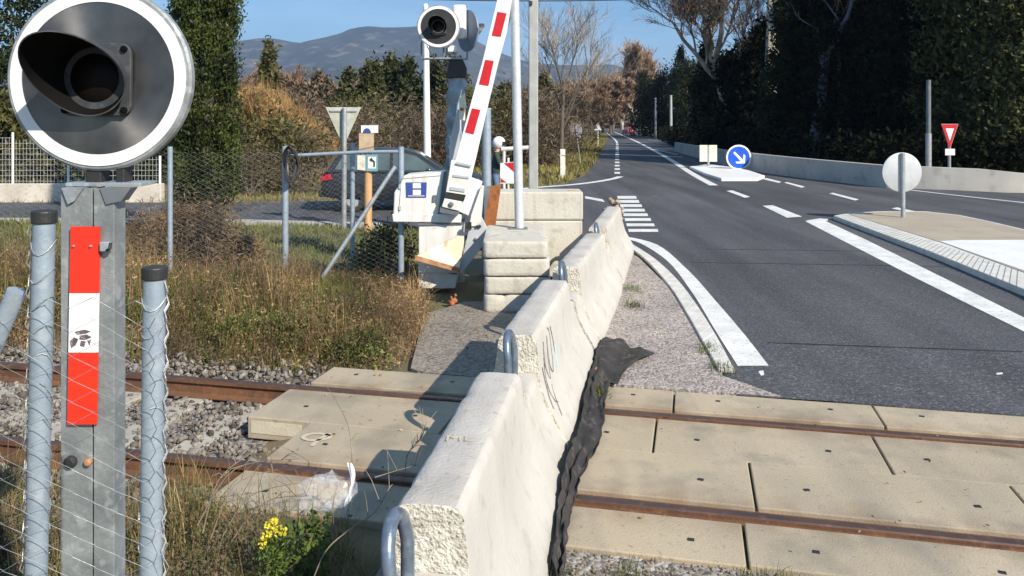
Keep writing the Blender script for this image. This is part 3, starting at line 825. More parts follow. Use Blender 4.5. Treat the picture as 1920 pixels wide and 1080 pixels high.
# ================================================================== CONCRETE BARRIER ROW
PROF = [(.36, 0.0), (.36, .07), (.335, .12), (.235, .30), (.205, .36), (.18, .45), (.165, .53), (.15, .65), (.138, .76), (.128, .79), (.105, .81)]
def half_at(z):
    zs = [p[1] for p in PROF]; hs = [p[0] for p in PROF]
    return float(np.interp(z, zs, hs))
def barrier_block(A, B, na, nb, label, seed, brk=True):
    A = Vector((*A, 0)); B = Vector((*B, 0))
    d = (B - A).normalized(); nrm = Vector((d.y, -d.x, 0))
    L_ = (B - A).length
    t = thing('barrier_block', label, 'concrete barrier', (A + B) / 2, 'concrete barriers across the road')
    full = [(h, z) for h, z in PROF]
    # rounded crown across the top
    def ring(prof):
        pr = [(h, z) for h, z in prof]
        ztop = pr[-1][1]; htop = pr[-1][0]
        mid = [(htop * f, ztop + .002) for f in (.5, 0, -.5)]
        return pr + mid + [(-h, z) for h, z in reversed(pr)]
    lugp = [(h - .016, z) for h, z in full if z < .52]
    lugp += [(half_at(.53) - .02, .53), (half_at(.53) - .045, .545)]
    def loft(s0, s1, prof, cap0, cap1, step=.045):
        rg = ring(prof); n = len(rg)
        ns = max(2, int((s1 - s0) / step))
        mb = MB(); vs = []
        for i in range(ns + 1):
            s = s0 + (s1 - s0) * i / ns
            for k, (h, z) in enumerate(rg):
                p = A + d * s + nrm * h + Vector((0, 0, z))
                q = Vector((s * 5 + seed, h * 5, z * 5))
                nz = mnoise.fractal(q, 1.0, 2.0, 4) * .005
                edge = abs(z - prof[-1][1]) < .035 and abs(h) > prof[-1][0] * .8
                if edge:
                    nz -= max(0, mnoise.noise(Vector((s * 9 + seed * 3, h * 30, 2))) - .1) * .03
                if i in (0, ns): nz -= abs(mnoise.noise(Vector((h * 12, z * 12, s + seed)))) * .012
                out = nrm * (1 if h > 0 else -1 if h < 0 else 0) * (.4 if z > .78 else 1) + Vector((0, 0, 1 if z > .7 else .1))
                p = p + out * nz + d * (mnoise.noise(Vector((h * 9 + 3, z * 9, seed + s))) * .012 if i in (0, ns) else 0)
                vs.append(p)
        fs, mi = [], []
        for i in range(ns):
            for k in range(n - 1):
                z = (rg[k][1] + rg[k + 1][1]) / 2
                fs.append((i * n + k, (i + 1) * n + k, (i + 1) * n + k + 1, i * n + k + 1))
                mi.append(1 if z > .805 or (prof is lugp and z > .535) else 0)
        half = n // 2
        for ci, on in ((0, cap0), (ns, cap1)):
            if not on: continue
            for k in range(half):
                q = (ci * n + k, ci * n + k + 1, ci * n + n - 2 - k, ci * n + n - 1 - k)
                if k == half - 1 and n % 2: q = (ci * n + k, ci * n + k + 1, ci * n + n - 1 - k)
                if ci == 0: q = q[::-1]
                fs.append(q); mi.append(2)
        mb.v = [tuple(p) for p in vs]; mb.f = fs; mb.m = mi
        return mb
    mats = [M['barrier'], M['barrier_top'], M['broken']]
    loft(0, L_, full, True, True).build('body', mats, t, smooth=True, ang=45)
    for s0, s1, c0, c1 in ((-na, 0, True, False), (L_, L_ + nb, False, True)):
        if s1 - s0 < .05: continue
        o = loft(s0, s1, lugp, c0, c1).build('end_shoulder', mats, t, smooth=True, ang=45)
        # lifting loop standing on the shoulder
        sc = s0 + na * .52 if s0 < 0 else s0 + nb * .48
        if s0 < 0:
            lw, lh = .115, .345
            base = A + d * (sc - .02) - nrm * (.05 if seed == 1 else 0.0)
            up = Vector((0, 0, 1))
            lean = nrm * -.02
            pts = []
            for a in np.linspace(0, math.pi, 11):
                pts.append(base + d * (lw * math.cos(a)) + lean * math.sin(a) + up * (.53 + .2 + (lh - .2) * math.sin(a)))
            path = [base + d * lw + up * .52] + pts + [base - d * lw + up * .52]
            MB().tube(path, .026, 14).build('lifting_loop', M['loop'], t, smooth=True)
    return t, A, d, nrm, L_
B1 = barrier_block((-.32, 3.09), (-.08, 4.72), .46, .36, 'nearest white concrete barrier with chipped end and galvanised loop in the foreground', 1)
B2 = barrier_block((.035, 5.58), (.40, 7.52), .42, .33, 'white concrete barrier with black scribbled graffiti on its road side', 5)
B3 = barrier_block((.56, 8.25), (1.11, 10.72), .36, .3, 'white concrete barrier passing in front of the stacked cream slabs', 9)
B4 = barrier_block((1.23, 11.4), (1.80, 14.2), .34, .3, 'farthest white concrete barrier, ending in broken rubble by the white ladder marking', 14)
# graffiti on second block's road side
def on_side(B, s, z, eps=.009):
    t, A, d, n_, L_ = B
    return A + d * s + n_ * (half_at(z) + eps) + Vector((0, 0, z))
gm = MB()
for pts in ([(.25, .70), (.22, .56), (.30, .42), (.36, .50), (.40, .66)], [(.42, .70), (.40, .5), (.47, .42), (.55, .50), (.56, .68), (.50, .74)], [(.20, .6), (.16, .45), (.20, .30), (.26, .27)], [(.10, .56), (.12, .40), (.08, .28)], [(.62, .72), (.68, .62), (.70, .5)], [(.30, .38), (.22, .26), (.18, .2)]):
    q = crom([Vector((a, b, 0)) for a, b in pts], 5)
    gm.tube([on_side(B2, p.x, p.y, .002) for p in q], .0045, 4)
o = gm.build('graffiti', M['graf_black'], B2[0])
gm = MB(); q = crom([Vector((a, b, 0)) for a, b in [(.72, .56), (.70, .47), (.66, .40)]], 5)
gm.tube([on_side(B2, p.x, p.y, .004) for p in q], .007, 4)
gm.build('blue_graffiti', M['graf_blue'], B2[0])
# pale letters on the near block's top
def text_mesh(txt, size, Mx, name, mat, parent, ext=.001):
    cu = bpy.data.curves.new(name, 'FONT'); cu.body = txt; cu.size = size; cu.extrude = ext; cu.align_x = 'CENTER'; cu.align_y = 'CENTER'
    to = bpy.data.objects.new(name, cu); COL.objects.link(to)
    bpy.context.view_layer.update()
    me = bpy.data.meshes.new_from_object(to.evaluated_get(bpy.context.evaluated_depsgraph_get()))
    bpy.data.objects.remove(to)
    off = Vector((0, 0, 0)); q = parent
    while q is not None: off += q.location; q = q.parent
    for v_ in me.vertices: v_.co = Mx @ v_.co - off
    me.materials.clear(); me.materials.append(mat)
    o = bpy.data.objects.new(name, me); COL.objects.link(o)
    if parent is not None: o.parent = parent
    return o
pp = P(862, 826, 3.72)
text_mesh('ML', .085, Matrix.Translation((pp.x, 3.72, .8165)) @ Matrix.Rotation(R(-3), 4, 'Z') @ Matrix.Scale(1.3, 4, (1, 0, 0)), 'faded_lettering', M['marking'], B1[0])
# rubble at the far end
rb = MB()
n = 70
end = Vector((1.86, 14.55, 0))
pts = np.column_stack([rng.normal(end.x - .03, .06, n), rng.normal(end.y - .2, .10, n), rng.uniform(.5, .90, n)])
tag(rocks('concrete_rubble', pts, rng.uniform(.02, .075, n), M['rubble']), 'heap of broken brownish concrete chunks on the far end of the barrier row', kind='stuff')

# black fabric crumpled along the barrier's road side
fab_px = [[(1036, 1090), (1066, 1088)], [(1042, 1040), (1068, 1046)], [(1046, 985), (1074, 992)], [(1058, 930), (1084, 945)], [(1068, 880), (1104, 900)], [(1084, 840), (1134, 846)], [(1092, 800), (1146, 800)], [(1103, 740), (1150, 765)], [(1113, 700), (1158, 730)], [(1120, 668), (1178, 697)], [(1130, 652), (1225, 668)], [(1140, 648), (1220, 664)]]
nu, nv = 60, 26
cl = crom([G(*a[0]) for a in fab_px], 12); cr = crom([G(*a[1]) for a in fab_px], 12)
for i_ in range(len(cr)):
    if i_ < len(cr) * .72: cr[i_] = cl[i_].lerp(cr[i_], .72)
fv = []
for i in range(len(cl)):
    for j in range(nv):
        s = j / (nv - 1)
        p = cl[i].lerp(cr[i], s)
        tl = i / len(cl)
        fold = .5 + .5 * math.sin(s * 11 + 2.2 * mnoise.noise(Vector((tl * 7, s * 1.5, 2))) + tl * 5)
        h = .012 + .07 * max(0, 1 - s * 1.9) + .045 * fold * (1 - .4 * s) + .035 * abs(mnoise.noise(Vector((tl * 17, s * 3, 5)))) + .006 * mnoise.fractal(Vector((p.x * 14, p.y * 11, 4)), 1, 2, 3)
        e = .02 * mnoise.noise(Vector((i * .25, s * 2, 8)))
        fv.append((p.x + e, p.y, max(h, .016)))
k_ = (np.arange(len(cl) - 1)[:, None] * nv + np.arange(nv - 1)[None, :]).ravel()
fo_ = npmesh('black_fabric', np.array(fv), np.stack([k_, k_ + 1, k_ + nv + 1, k_ + nv], 1), mats=M['fabric'], origin=G(1130, 760), smooth=True)
so = fo_.modifiers.new('solid', 'SOLIDIFY'); so.thickness = .006
tag(fo_, 'crumpled black geotextile fabric lying along the foot of the white barriers', 'fabric')
for (px, py, s_, lab, m_) in ((1115, 708, .05, 'orange rubbish scrap wedged between black fabric and white barrier', 'orange'), (848, 572, .06, 'orange rubbish scrap in the weeds beside the stacked slabs', 'orange')):
    p = G(px, py)
    o = rocks('rubbish_scrap', np.column_stack([rng.normal(p.x, s_ * .4, 5), rng.normal(p.y, s_ * .4, 5), rng.uniform(.02, s_ * 2.2, 5)]), rng.uniform(s_ * .5, s_, 5), M[m_])
    tag(o, lab, 'rubbish')

# ================================================================== STACK OF CREAM BLOCKS AND POLES
def rounded_rect(x0, x1, y0, y1, r, n=5):
    out = []
    for cx, cy, a0 in ((x1 - r, y0 + r, -90), (x1 - r, y1 - r, 0), (x0 + r, y1 - r, 90), (x0 + r, y0 + r, 180)):
        for i in range(n + 1):
            a = R(a0 + 90 * i / n)
            out.append((cx + r * math.cos(a), cy + r * math.sin(a)))
    return out
zl = [(0, .205, 'bottom cream slab of the four slab stack behind the white barriers'), (.222, .42, 'second cream slab from the bottom of the four slab stack'), (.437, .64, 'third cream slab from the bottom of the four slab stack'), (.657, .85, 'topmost rounded cream slab of the stack, carrying a thin steel pole')]
for i, (z0, z1, lab) in enumerate(zl):
    dx = (0, .01, .0, -.012)[i]
    ol = [Vector((x + dx, y, 0)) for x, y in rounded_rect(-.345, .46, 9.68, 11.3, .07, 6)]
    dense = []
    for a_, b_ in zip(ol, ol[1:] + ol[:1]):
        m_ = max(1, int((b_ - a_).length / .04)); dense += [a_.lerp(b_, k_ / m_) for k_ in range(m_)]
    ctr = Vector((.06 + dx, 10.5, 0)); nD = len(dense)
    prof_ = [(.008, z0), (0, z0 + .008), (0, z0 + .05), (0, (z0 + z1) / 2), (0, z1 - .05), (.0, z1 - .02), (.006, z1 - .006), (.016, z1), (.10, z1 + .001)]
    vs, fs = [], []
    for r_, (ins, z) in enumerate(prof_):
        for p_ in dense:
            dv = (p_ - ctr); dv2 = Vector((dv.x / .40, dv.y / .81, 0)); dv2.normalize()
            q_ = Vector((p_.x * 6, p_.y * 6, z * 6 + i * 9))
            w_ = mnoise.fractal(q_, 1, 2, 4) * .004 - (max(0, mnoise.noise(q_ * 2.3) - .25) * .05 if r_ in (0, 1, 5, 6, 7) else 0)
            vs.append(p_ - dv2 * (ins - w_) + Vector((0, 0, z + (w_ * .6 if r_ > 4 else 0))))
    for r_ in range(len(prof_) - 1):
        for k_ in range(nD):
            k2 = (k_ + 1) % nD; fs.append((r_ * nD + k_, r_ * nD + k2, (r_ + 1) * nD + k2, (r_ + 1) * nD + k_))
    fs.append(tuple(range(nD - 1, -1, -1))); fs.append(tuple(range((len(prof_) - 1) * nD, len(prof_) * nD)))
    o = MB().add(vs, fs).build('stacked_slab', M['block'], smooth=True, ang=50, origin=(.06, 10.5, z0))
    tag(o, lab, 'concrete slab', 'slabs of the four slab stack')
bb = thing('block_wall', 'tall two course cream concrete block wall behind the slab stack', 'concrete block', (.6, 12.0, 0))
x0, x1 = (918 - 960) / FPX * 11.9, (1092 - 960) / FPX * 11.9
mb = MB()
mb.prism([Vector((x0 - .03, 11.9, .0)), Vector((x1, 11.9, 0)), Vector((x1, 12.5, 0)), Vector((x0 - .03, 12.5, 0))], (0, 0, .835))
mb.build('lower_course', M['block'], bb, bevel=.02)
mb = MB()
mb.prism([Vector((x0, 11.895, .846)), Vector((x1 + .01, 11.895, .846)), Vector((x1 + .01, 12.5, .846)), Vector((x0, 12.5, .846))], (0, 0, .42))
mb.build('upper_course', M['block'], bb, bevel=.025)
MB().box(P(1072, 358, 12.1), (.12, .05, .02)).build('lifting_iron', M['rustedge'], bb)
# thin galvanised pole on the stack, concrete utility pole behind
pb = Vector(((974 - 960) / FPX * 10.9, 10.9, .85))
pt = thing('steel_pole', 'thin pale galvanised steel pole standing on the slab stack', 'pole', pb)
MB().tube([pb, P(965, 0, 10.9), P(963.5, -60, 10.9)], 0.062, 16).build('shaft', M['galv_light'], pt, smooth=True)
mb = MB(); mb.box(pb + Vector((-.02, 0, .006)), (.26, .22, .012)); mb.build('base_plate', M['greydk'], pt)
up = P(1000, 0, 14.6); ub = Vector((up.x, 14.6, -.05))
ut = thing('utility_pole', 'grey concrete utility pole behind the cream block wall', 'pole', ub)
mb = MB(); mb.prism([ub + Vector((a * .085, b * .07, 0)) for a, b in ((-1, -1), (1, -1), (1, 1), (-1, 1))], (0, 0, 5.2)); mb.build('shaft', M['post_grey'], ut, bevel=.02)
MB().box(ub + Vector((-.05, -.08, 4.52)), (.06, .05, .07)).build('wire_clamp', M['black'], ut)
wr = MB()
wp = []
for i in range(25):
    t = i / 24
    wp.append(Vector((-5 + 11 * t, 14.45 + 3.0 * (t - .455), 4.55 + .0 - .0 + .9 * (t - .455) ** 2 - .05 + .13 * (t - .455) * 3)))
wr.tube(wp, .011, 5)
tag(wr.build('overhead_wire', M['cable']), 'thin black overhead wire crossing the sky at the utility pole', 'cable')

# ================================================================== SIGNAL HEADS
def signal_head(root, C, yaw, Rr, deep=.12, hoodL=.25, back=None, face=None):
    """round flashing-light board facing local -Y, turned by yaw"""
    k = Rr / .30
    base = Matrix.Translation(C) @ Matrix.Rotation(yaw, 4, 'Z') @ Matrix.Rotation(R(90), 4, 'X')   # local +Z -> -Y
    sh = MB().lathe([(.30 * k, -.02), (.30 * k, .004), (.293 * k, .012)], base, 72)
    sh.build('board', back or M['zinc'], root, smooth=True)
    MB().lathe([(.284 * k, .0125), (.284 * k, .016), (.247 * k, .016), (.247 * k, .0125)], base, 72, closed=True).build('white_rim', M['white'], root, smooth=True)
    MB().lathe([(.2465 * k, .0135), (.20 * k, .012), (.12 * k, .010), (.0, .010)], base, 72).build('face_plate', face or M['face'], root, smooth=True, pivot=C)
    # lamp plate with bolts
    sq = MB()
    pl = rounded_rect(-.115 * k, .115 * k, -.122 * k, .112 * k, .035 * k)
    sq.prism([base @ Vector((x, y, .018)) for x, y in pl], base.to_3x3() @ Vector((0, 0, .016 * k)))
    sq.build('lamp_plate', M['hood'], root, bevel=.003)
    for bx, by in ((.095, .092), (.095, -.104), (-.095, .092), (-.095, -.104)):
        MB().lathe([(.011 * k, .034 * k), (.011 * k, .042 * k), (.006 * k, .044 * k)], base @ Matrix.Translation((bx * k, by * k, 0)), 8).build('bolt', M['matt'], root)
    MB().lathe([(.078 * k, .0345 * k + .001), (.06 * k, .046 * k), (.03 * k, .052 * k), (0, .054 * k)], base, 40).build('lens', M['lens'], root, smooth=True)
    n = 48; hv = []; hf = []
    def L_of(a):
        c = (1 + math.cos(a + .45)) / 2
        return (.035 + (hoodL - .035) * c ** 1.6) * k
    for shell in (0, 1):
        for ring in range(7):
            for i in range(n):
                a = 2 * math.pi * i / n
                tt = ring / 6
                h = .030 * k + L_of(a) * tt
                r = (.098 + .022 * tt + (.004 if shell == 0 else 0)) * k
                hv.append(base @ Vector((r * math.sin(a), r * math.cos(a), h)))
    for shell in (0, 1):
        for ring in range(6):
            for i in range(n):
                j = (i + 1) % n; o = shell * 7 * n
                q = (o + ring * n + i, o + ring * n + j, o + (ring + 1) * n + j, o + (ring + 1) * n + i)
                hf.append(q if shell else q[::-1])
    for i in range(n):
        j = (i + 1) % n
        hf.append((6 * n + i, 6 * n + j, 13 * n + j, 13 * n + i))
    hb_ = MB(); hb_.v = [tuple(p) for p in hv]; hb_.f = hf; hb_.m = [0] * (6 * n) + [1] * (6 * n) + [0] * n
    hb_.build('hood', [M['hood'], M['matt']], root, smooth=True)

# near signal
YS = 2.6
sx = (188 - 960) / FPX * YS
C1 = Vector((sx, YS, CAM_H + (232 - 147) / FPX * YS))
s1 = thing('crossing_signal', 'large black round crossing signal with white rim on red and white striped mast', 'signal', (sx, YS, -.17))
signal_head(s1, C1, 0.0, .30, hoodL=.262)
zt = CAM_H - (345 - 232) / FPX * YS
for x in (175, 225):
    xx = (x - 960) / FPX * YS
    MB().box((xx, YS + .03, zt + .045), (.028 if x > 200 else .05, .06, .09)).build('mounting_bracket', M['black'], s1, bevel=.004)
xl, xr = (130 - 960) / FPX * YS, (270 - 960) / FPX * YS
mb = MB(); mb.box(((xl + xr) / 2, YS + .03, zt), ((xr - xl), .11, .012)); mb.build('top_plate', M['galv'], s1, bevel=.002)
# mast: two U channels
def channel(x0, x1, y0, y1, z0, z1, t=.007):
    return [Vector((x0, y1, z0)), Vector((x0, y0, z0)), Vector((x1, y0, z0)), Vector((x1, y1, z0)), Vector((x1 - t, y1, z0)), Vector((x1 - t, y0 + t, z0)), Vector((x0 + t, y0 + t, z0)), Vector((x0 + t, y1, z0))]
def sxw(px): return (px - 960) / FPX * YS
MB().prism(channel(sxw(130), sxw(188), YS - .05, YS + .035, -.2, 0), (0, 0, zt + .2 - .01)).build('mast_channel', M['mast_zinc'], s1, bevel=.002)
MB().prism(channel(sxw(192), sxw(230), YS - .055, YS + .02, -.2, 0), (0, 0, zt + .2 - .012)).build('mast_channel', M['mast_zinc'], s1, bevel=.002)
mb = MB(); mb.box((sxw(190), YS + .025, .9), (.02, .03, 2.0)); mb.build('mast_web', M['greydk'], s1)
for x0, x1, dz in ((205, 262, .0), (135, 175, 0)):
    mb = MB()
    mb.prism([Vector((sxw(x0), YS - .062, zt - .008)), Vector((sxw(x1), YS - .062, zt - .008)), Vector((sxw(x1) - .03, YS - .062, zt - .05)), Vector((sxw(x0) + .02, YS - .062, zt - .06))], (0, .05, 0))
    mb.build('gusset', M['greydk'] if x0 > 200 else M['galv'], s1)
def zy(py, Y): return CAM_H - (py - 232) / FPX * Y
yp = YS - .066
mp = thing('marker_plate_holder', None, None)
bpy.data.objects.remove(mp)
for y0, y1, m_, nm in ((425, 550, 'red', 'red_band'), (550, 661, 'white', 'white_band'), (661, 796, 'red', 'red_band')):
    mb = MB()
    ta, tb = 132 - (y0 - 425) / 370 * 6, 132 - (y1 - 425) / 370 * 6
    mb.prism([P(ta, y0, yp), P(ta + 55, y0, yp), P(tb + 55, y1, yp), P(tb, y1, yp)], (0, .006, 0))
    mb.build(nm, M[m_], s1)
for bx, by, rr in ((143, 460, .004), (175, 460, .004), (167, 865, .012), (134, 865, .02)):
    p = P(bx, by, YS - .052)
    MB().lathe([(rr, 0), (rr, .018 if by < 500 else .012), (rr * .6, .021 if by < 500 else .016)], Matrix.Translation(p) @ Matrix.Rotation(R(90), 4, 'X'), 10).build('bolt', M['galv'] if by < 500 else M['rustedge'] if bx > 150 else M['black'], s1)
mb = MB(); mb.box(P(198, 462, YS - .07), (.03, .02, .03)); mb.build('clip', M['galv'], s1, bevel=.003)
MB().tube([P(200, 470, YS - .08), P(206, 466, YS - .085), P(207, 455, YS - .08)], .005, 6).build('clip_bolt', M['black'], s1)
# torn sticker on the white band
st = MB()
for pts in ([(131, 640), (139, 632), (147, 636), (142, 647), (134, 652)], [(140, 622), (158, 618), (170, 621), (162, 625), (146, 627)], [(150, 629), (163, 627), (172, 632), (160, 637), (149, 636)], [(152, 639), (161, 640), (158, 650), (150, 648)], [(164, 638), (171, 636), (168, 648)]):
    st.prism([P(x, y, yp - .001) for x, y in pts], (0, -.001, 0))
st.build('sticker_scrap', pm('torn sticker', (.16, .11, .12), (.07, .06, .07), 60, .7, c3=(.5, .45, .42), c3scale=90), s1)

# far signal: two heads, wrapped mast
YF = 11.6
fx = (858 - 960) / FPX * YF
s2 = thing('crossing_signal', 'distant double crossing signal with white rimmed black head on wrapped mast', 'signal', (fx, YF + .25, -.05))
signal_head(s2, P(822, 50, YF), 0.0, 40.5 / FPX * YF, hoodL=.26, face=M['black'])
signal_head(s2, P(878, 58, YF + .35), R(122), .31, hoodL=.2, back=pm('blue grey board', (.2, .25, .34), (.16, .2, .28), 5, .5))
mb = MB(); a = P(850, 10, YF + .2); b = P(874, 72, YF + .2)
mb.box(((a.x + b.x) / 2, YF + .22, (a.z + b.z) / 2), (b.x - a.x, .22, a.z - b.z)); mb.build('lamp_case', M['white'], s2, bevel=.03)
mb = MB(); mb.box(P(848, 92, YF + .1), (.13, .1, .09)); mb.build('terminal_box', M['white'], s2, bevel=.01)
fr = MB()
for p, q in (((790, 78), (790, 111)), ((790, 111), (876, 111)), ((876, 111), (876, 60)), ((832, 90), (832, 111)), ((838, 90), (838, 111))):
    fr.tube([P(*p, YF + .12), P(*q, YF + .12)], .012, 6)
fr.build('support_frame', M['greydk'], s2)
fr = MB(); fr.tube([P(795, 109.5, YF + .08), P(872, 109.5, YF + .08)], .012, 6); fr.build('support_rail', M['galv'], s2)
mb = MB()
a, b = P(836, 112, YF + .2), P(874, 146, YF + .2)
mb.prism([P(842, 112, YF + .1), P(868, 112, YF + .1), P(874, 126, YF + .1), P(874, 146, YF + .1), P(838, 146, YF + .1), P(833, 130, YF + .1)], (0, .26, 0)); mb.build('junction_box', M['black'], s2, bevel=.015)
mb = MB(); mb.tube([P(858, 146, YF + .25), Vector((P(857, 400, YF + .25).x, YF + .25, -.1))], .115, 16); mb.build('mast', M['greyp'], s2, smooth=True)
wv, nw = [], 22
wq = []
for i in range(34):
    py = 150 + i * 6.2
    for j in range(nw):
        a = 2 * math.pi * j / nw
        r = .135 + .022 * mnoise.noise(Vector((math.cos(a) * 2, math.sin(a) * 2, i * .45))) + .02 * math.sin(i * .9 + a)
        c = P(856 - .02 * (py - 150), py, YF + .25)
        wv.append(c + Vector((r * math.cos(a), r * math.sin(a), 0)))
for i in range(33):
    for j in range(nw):
        wq.append((i * nw + j, i * nw + (j + 1) % nw, (i + 1) * nw + (j + 1) % nw, (i + 1) * nw + j))
MB().add(wv, wq).build('mast_wrap', M['wrap'], s2, smooth=True)
mb = MB(); mb.prism([P(858, 205, YF - .1), P(862, 205, YF - .1), P(862, 320, YF - .1), P(842, 330, YF - .1), P(843, 262, YF - .1)], (0, .03, 0)); mb.build('side_panel', M['greyp'], s2)
mb = MB(); mb.prism([P(861, 185, YF - .12), P(872, 174, YF - .12), P(872, 226, YF - .12), P(861, 224, YF - .12)], (0, .05, 0)); mb.build('label_plate', M['cream'], s2)
mb = MB(); mb.box(P(866, 205, YF - .125), (.05, .01, .04)); mb.build('orange_label', M['orange'], s2)
cb = MB(); cb.tube(crom([P(800, 85, YF), P(815, 112, YF), P(826, 128, YF + .05), P(840, 134, YF + .12)], 5), .008, 5); cb.build('cable', M['cable'], s2)
# second post beside the mast
pg = P(912, 205, 12.4)
t = thing('steel_post', 'short galvanised post right of the raised red and white arm', 'post', (pg.x, 12.4, -.05))
MB().tube([(pg.x, 12.4, -.05), pg], .075, 14).build('shaft', M['galv_blue'], t, smooth=True)
MB().tube([pg, pg + Vector((0, 0, .02))], .078, 14).build('cap', M['greyp'], t)

# ================================================================== BARRIER MACHINE
YM = 11.0
bm_ = thing('barrier_machine', 'white level crossing barrier cabinet with raised red and white arm', 'crossing barrier', (P(815, 540, YM).x, YM, -.05))
def plate(name, pts, Y, depth, mat, parent=bm_, bevel=.0):
    mb = MB(); mb.prism([P(x, y, Y) for x, y in pts], (0, depth, 0))
    return mb.build(name, mat, parent, bevel=bevel)
plate('cabinet', [(739, 360), (745, 352), (757, 329), (833, 322), (822, 402), (737, 402)], YM, .55, M['cab'], bevel=.02)
plate('cabinet_skirt', [(735, 401.5), (866, 401.5), (864, 418), (737, 416)], YM - .02, .6, M['cab'], bevel=.01)
plate('door_seam', [(752, 335), (753, 335), (748, 399), (747, 399)], YM - .003, .004, M['greydk'])
plate('door_seam', [(752, 335), (826, 329), (826, 330), (752, 336)], YM - .003, .004, M['greydk'])
plate('lock', [(812, 366), (818, 366), (817, 378), (811, 378)], YM - .025, .03, M['greydk'])
for hy in (346, 386): plate('hinge', [(748, hy), (752, hy), (751.5, hy + 8), (747.5, hy + 8)], YM - .02, .025, M['greyp'])
plate('side_flap', [(833, 322), (838, 322), (826, 404), (821, 404)], YM - .01, .5, M['greydk'])
sg = plate('phone_sign', [(761, 342), (800, 342), (799, 370), (762, 370)], YM - .012, .01, M['dkblue'])
plate('pictogram', [(774, 343.5), (789, 343.5), (789, 353), (774, 353)], YM - .0155, .003, M['white'], sg)
plate('pictogram', [(774, 356), (789, 356), (789, 365.5), (774, 365.5)], YM - .0155, .003, M['white'], sg)
plate('pictogram', [(765, 366.8), (796, 366.8), (796, 368), (765, 368)], YM - .0155, .003, M['white'], sg)
plate('motor_box', [(878, 335), (903, 344), (885, 408), (858, 396)], YM - .05, .45, M['white'], bevel=.015)
# pedestal and its rusted hatch
plate('pedestal', [(785, 421), (868, 419), (864, 512), (785, 512)], YM + .03, .5, M['cab'], bevel=.01)
plate('pedestal_rim', [(784, 418.5), (868, 416.5), (868, 420), (784, 422)], YM + .0, .5, M['greydk'])
hatch = MB()
ha = [P(779, 482, YM - .13), P(861, 506, YM - .2), P(873, 436, YM + .0)]
hatch.prism(ha, (0, .02, .012)); hatch.build('rusted_hatch', M['rustplate'], bm_)
plate('hatch_edge', [(778, 479), (862, 503), (862, 511), (778, 488)], YM - .215, .03, M['rustedge'])
plate('foot', [(784, 500), (858, 516), (853, 541), (785, 541)], YM + .05, .4, M['offwhite'], bevel=.01)
plate('counterweight', [(885, 400), (904, 347), (908, 349), (903, 407), (914, 429), (907, 459), (866, 513), (861, 507), (874, 452), (881, 422)], YM - .1, .06, M['greyp'], bevel=.006)
plate('counterweight_face', [(884, 402), (903, 348), (907, 350), (901, 418), (893, 424), (880, 424)], YM - .125, .02, M['offwhite'])
for bx, by in ((895, 424), (900, 424), (893, 447)):
    MB().lathe([(.02, 0), (.02, .03), (.012, .034)], Matrix.Translation(P(bx, by, YM - .105)) @ Matrix.Rotation(R(90), 4, 'X'), 10).build('bolt', M['black'] if by < 430 else M['zinc'], bm_)
plate('hub_plate', [(874, 418), (884, 416), (884, 430), (873, 430)], YM - .13, .04, M['black'])
# arm: tapered box beam with a side face to the right
def arm_edge(py, left):
    yl = (-60, 0, 113, 203, 330, 390)
    xl_ = (945, 932, 905, 880, 846, 830); xr_ = (980, 966, 935, 913, 884, 866)
    return float(np.interp(py, yl, xl_ if left else xr_))
av, af = [], []
ys = (-60, 0, 113, 203, 290, 345)
YA = YM - .17
for py in ys:
    l, r = arm_edge(py, 1), arm_edge(py, 0)
    rr = l + (r - l) * .74
    sl_ = .22
    fl, fr_, br = P(l, py, YA), P(rr, py + (rr - l) * .16, YA), P(r, py + (r - l) * .16, YA + .11)
    bl = P(l, py, YA + .11)
    av += [fl, fr_, br, bl]
for i in range(len(ys) - 1):
    for k in range(4):
        k2 = (k + 1) % 4
        af.append((i * 4 + k, (i + 1) * 4 + k, (i + 1) * 4 + k2, i * 4 + k2))
af += [(0, 1, 2, 3), tuple((len(ys) - 1) * 4 + i for i in (3, 2, 1, 0))]
arm = MB().add(av, af).build('arm', M['white'], bm_, bevel=.006)
for q in ([(933, 22), (950, 25), (939, 69), (922, 67)], [(910, 112), (926, 114), (916, 161), (898, 158)], [(885, 203), (901, 206), (888, 252), (872, 248)], [(953, -60), (967, -57), (963, -40), (947, -42)]):
    pts = [P(x, y, YA - .001) for x, y in q]
    MB().prism(pts, (0, -.005, 0)).build('red_reflector', M['redarm'], arm)
plate('arm_clamp', [(846, 300), (886, 310), (876, 350), (838, 350)], YA - .02, .16, M['white'], bevel=.008)
plate('arm_clamp', [(842, 325), (880, 335), (874, 366), (836, 360)], YA - .035, .17, M['offwhite'], bevel=.006)
for q in ([(856, 303), (884, 309), (883, 313), (854, 307)], [(850, 327), (880, 331), (879, 335), (849, 331)], [(845, 350), (872, 354), (871, 360), (843, 356)]):
    plate('clamp_strap', q, YA - .05, .02, M['greyp'])
plate('arm_root', [(838, 359), (873, 366), (869, 378), (834, 372)], YA - .02, .16, M['black'])
plate('arm_socket', [(833, 372), (866, 378), (860, 396), (828, 388)], YA - .03, .17, M['offwhite'], bevel=.01)
MB().lathe([(.035, 0), (.035, .02), (.02, .03)], Matrix.Translation(P(846, 383, YA - .031)) @ Matrix.Rotation(R(90), 4, 'X'), 12).build('socket_bolt', M['greydk'], bm_)
plate('arm_underside', [(826, 388), (862, 398), (858, 404), (824, 398)], YA - .01, .15, M['greydk'])
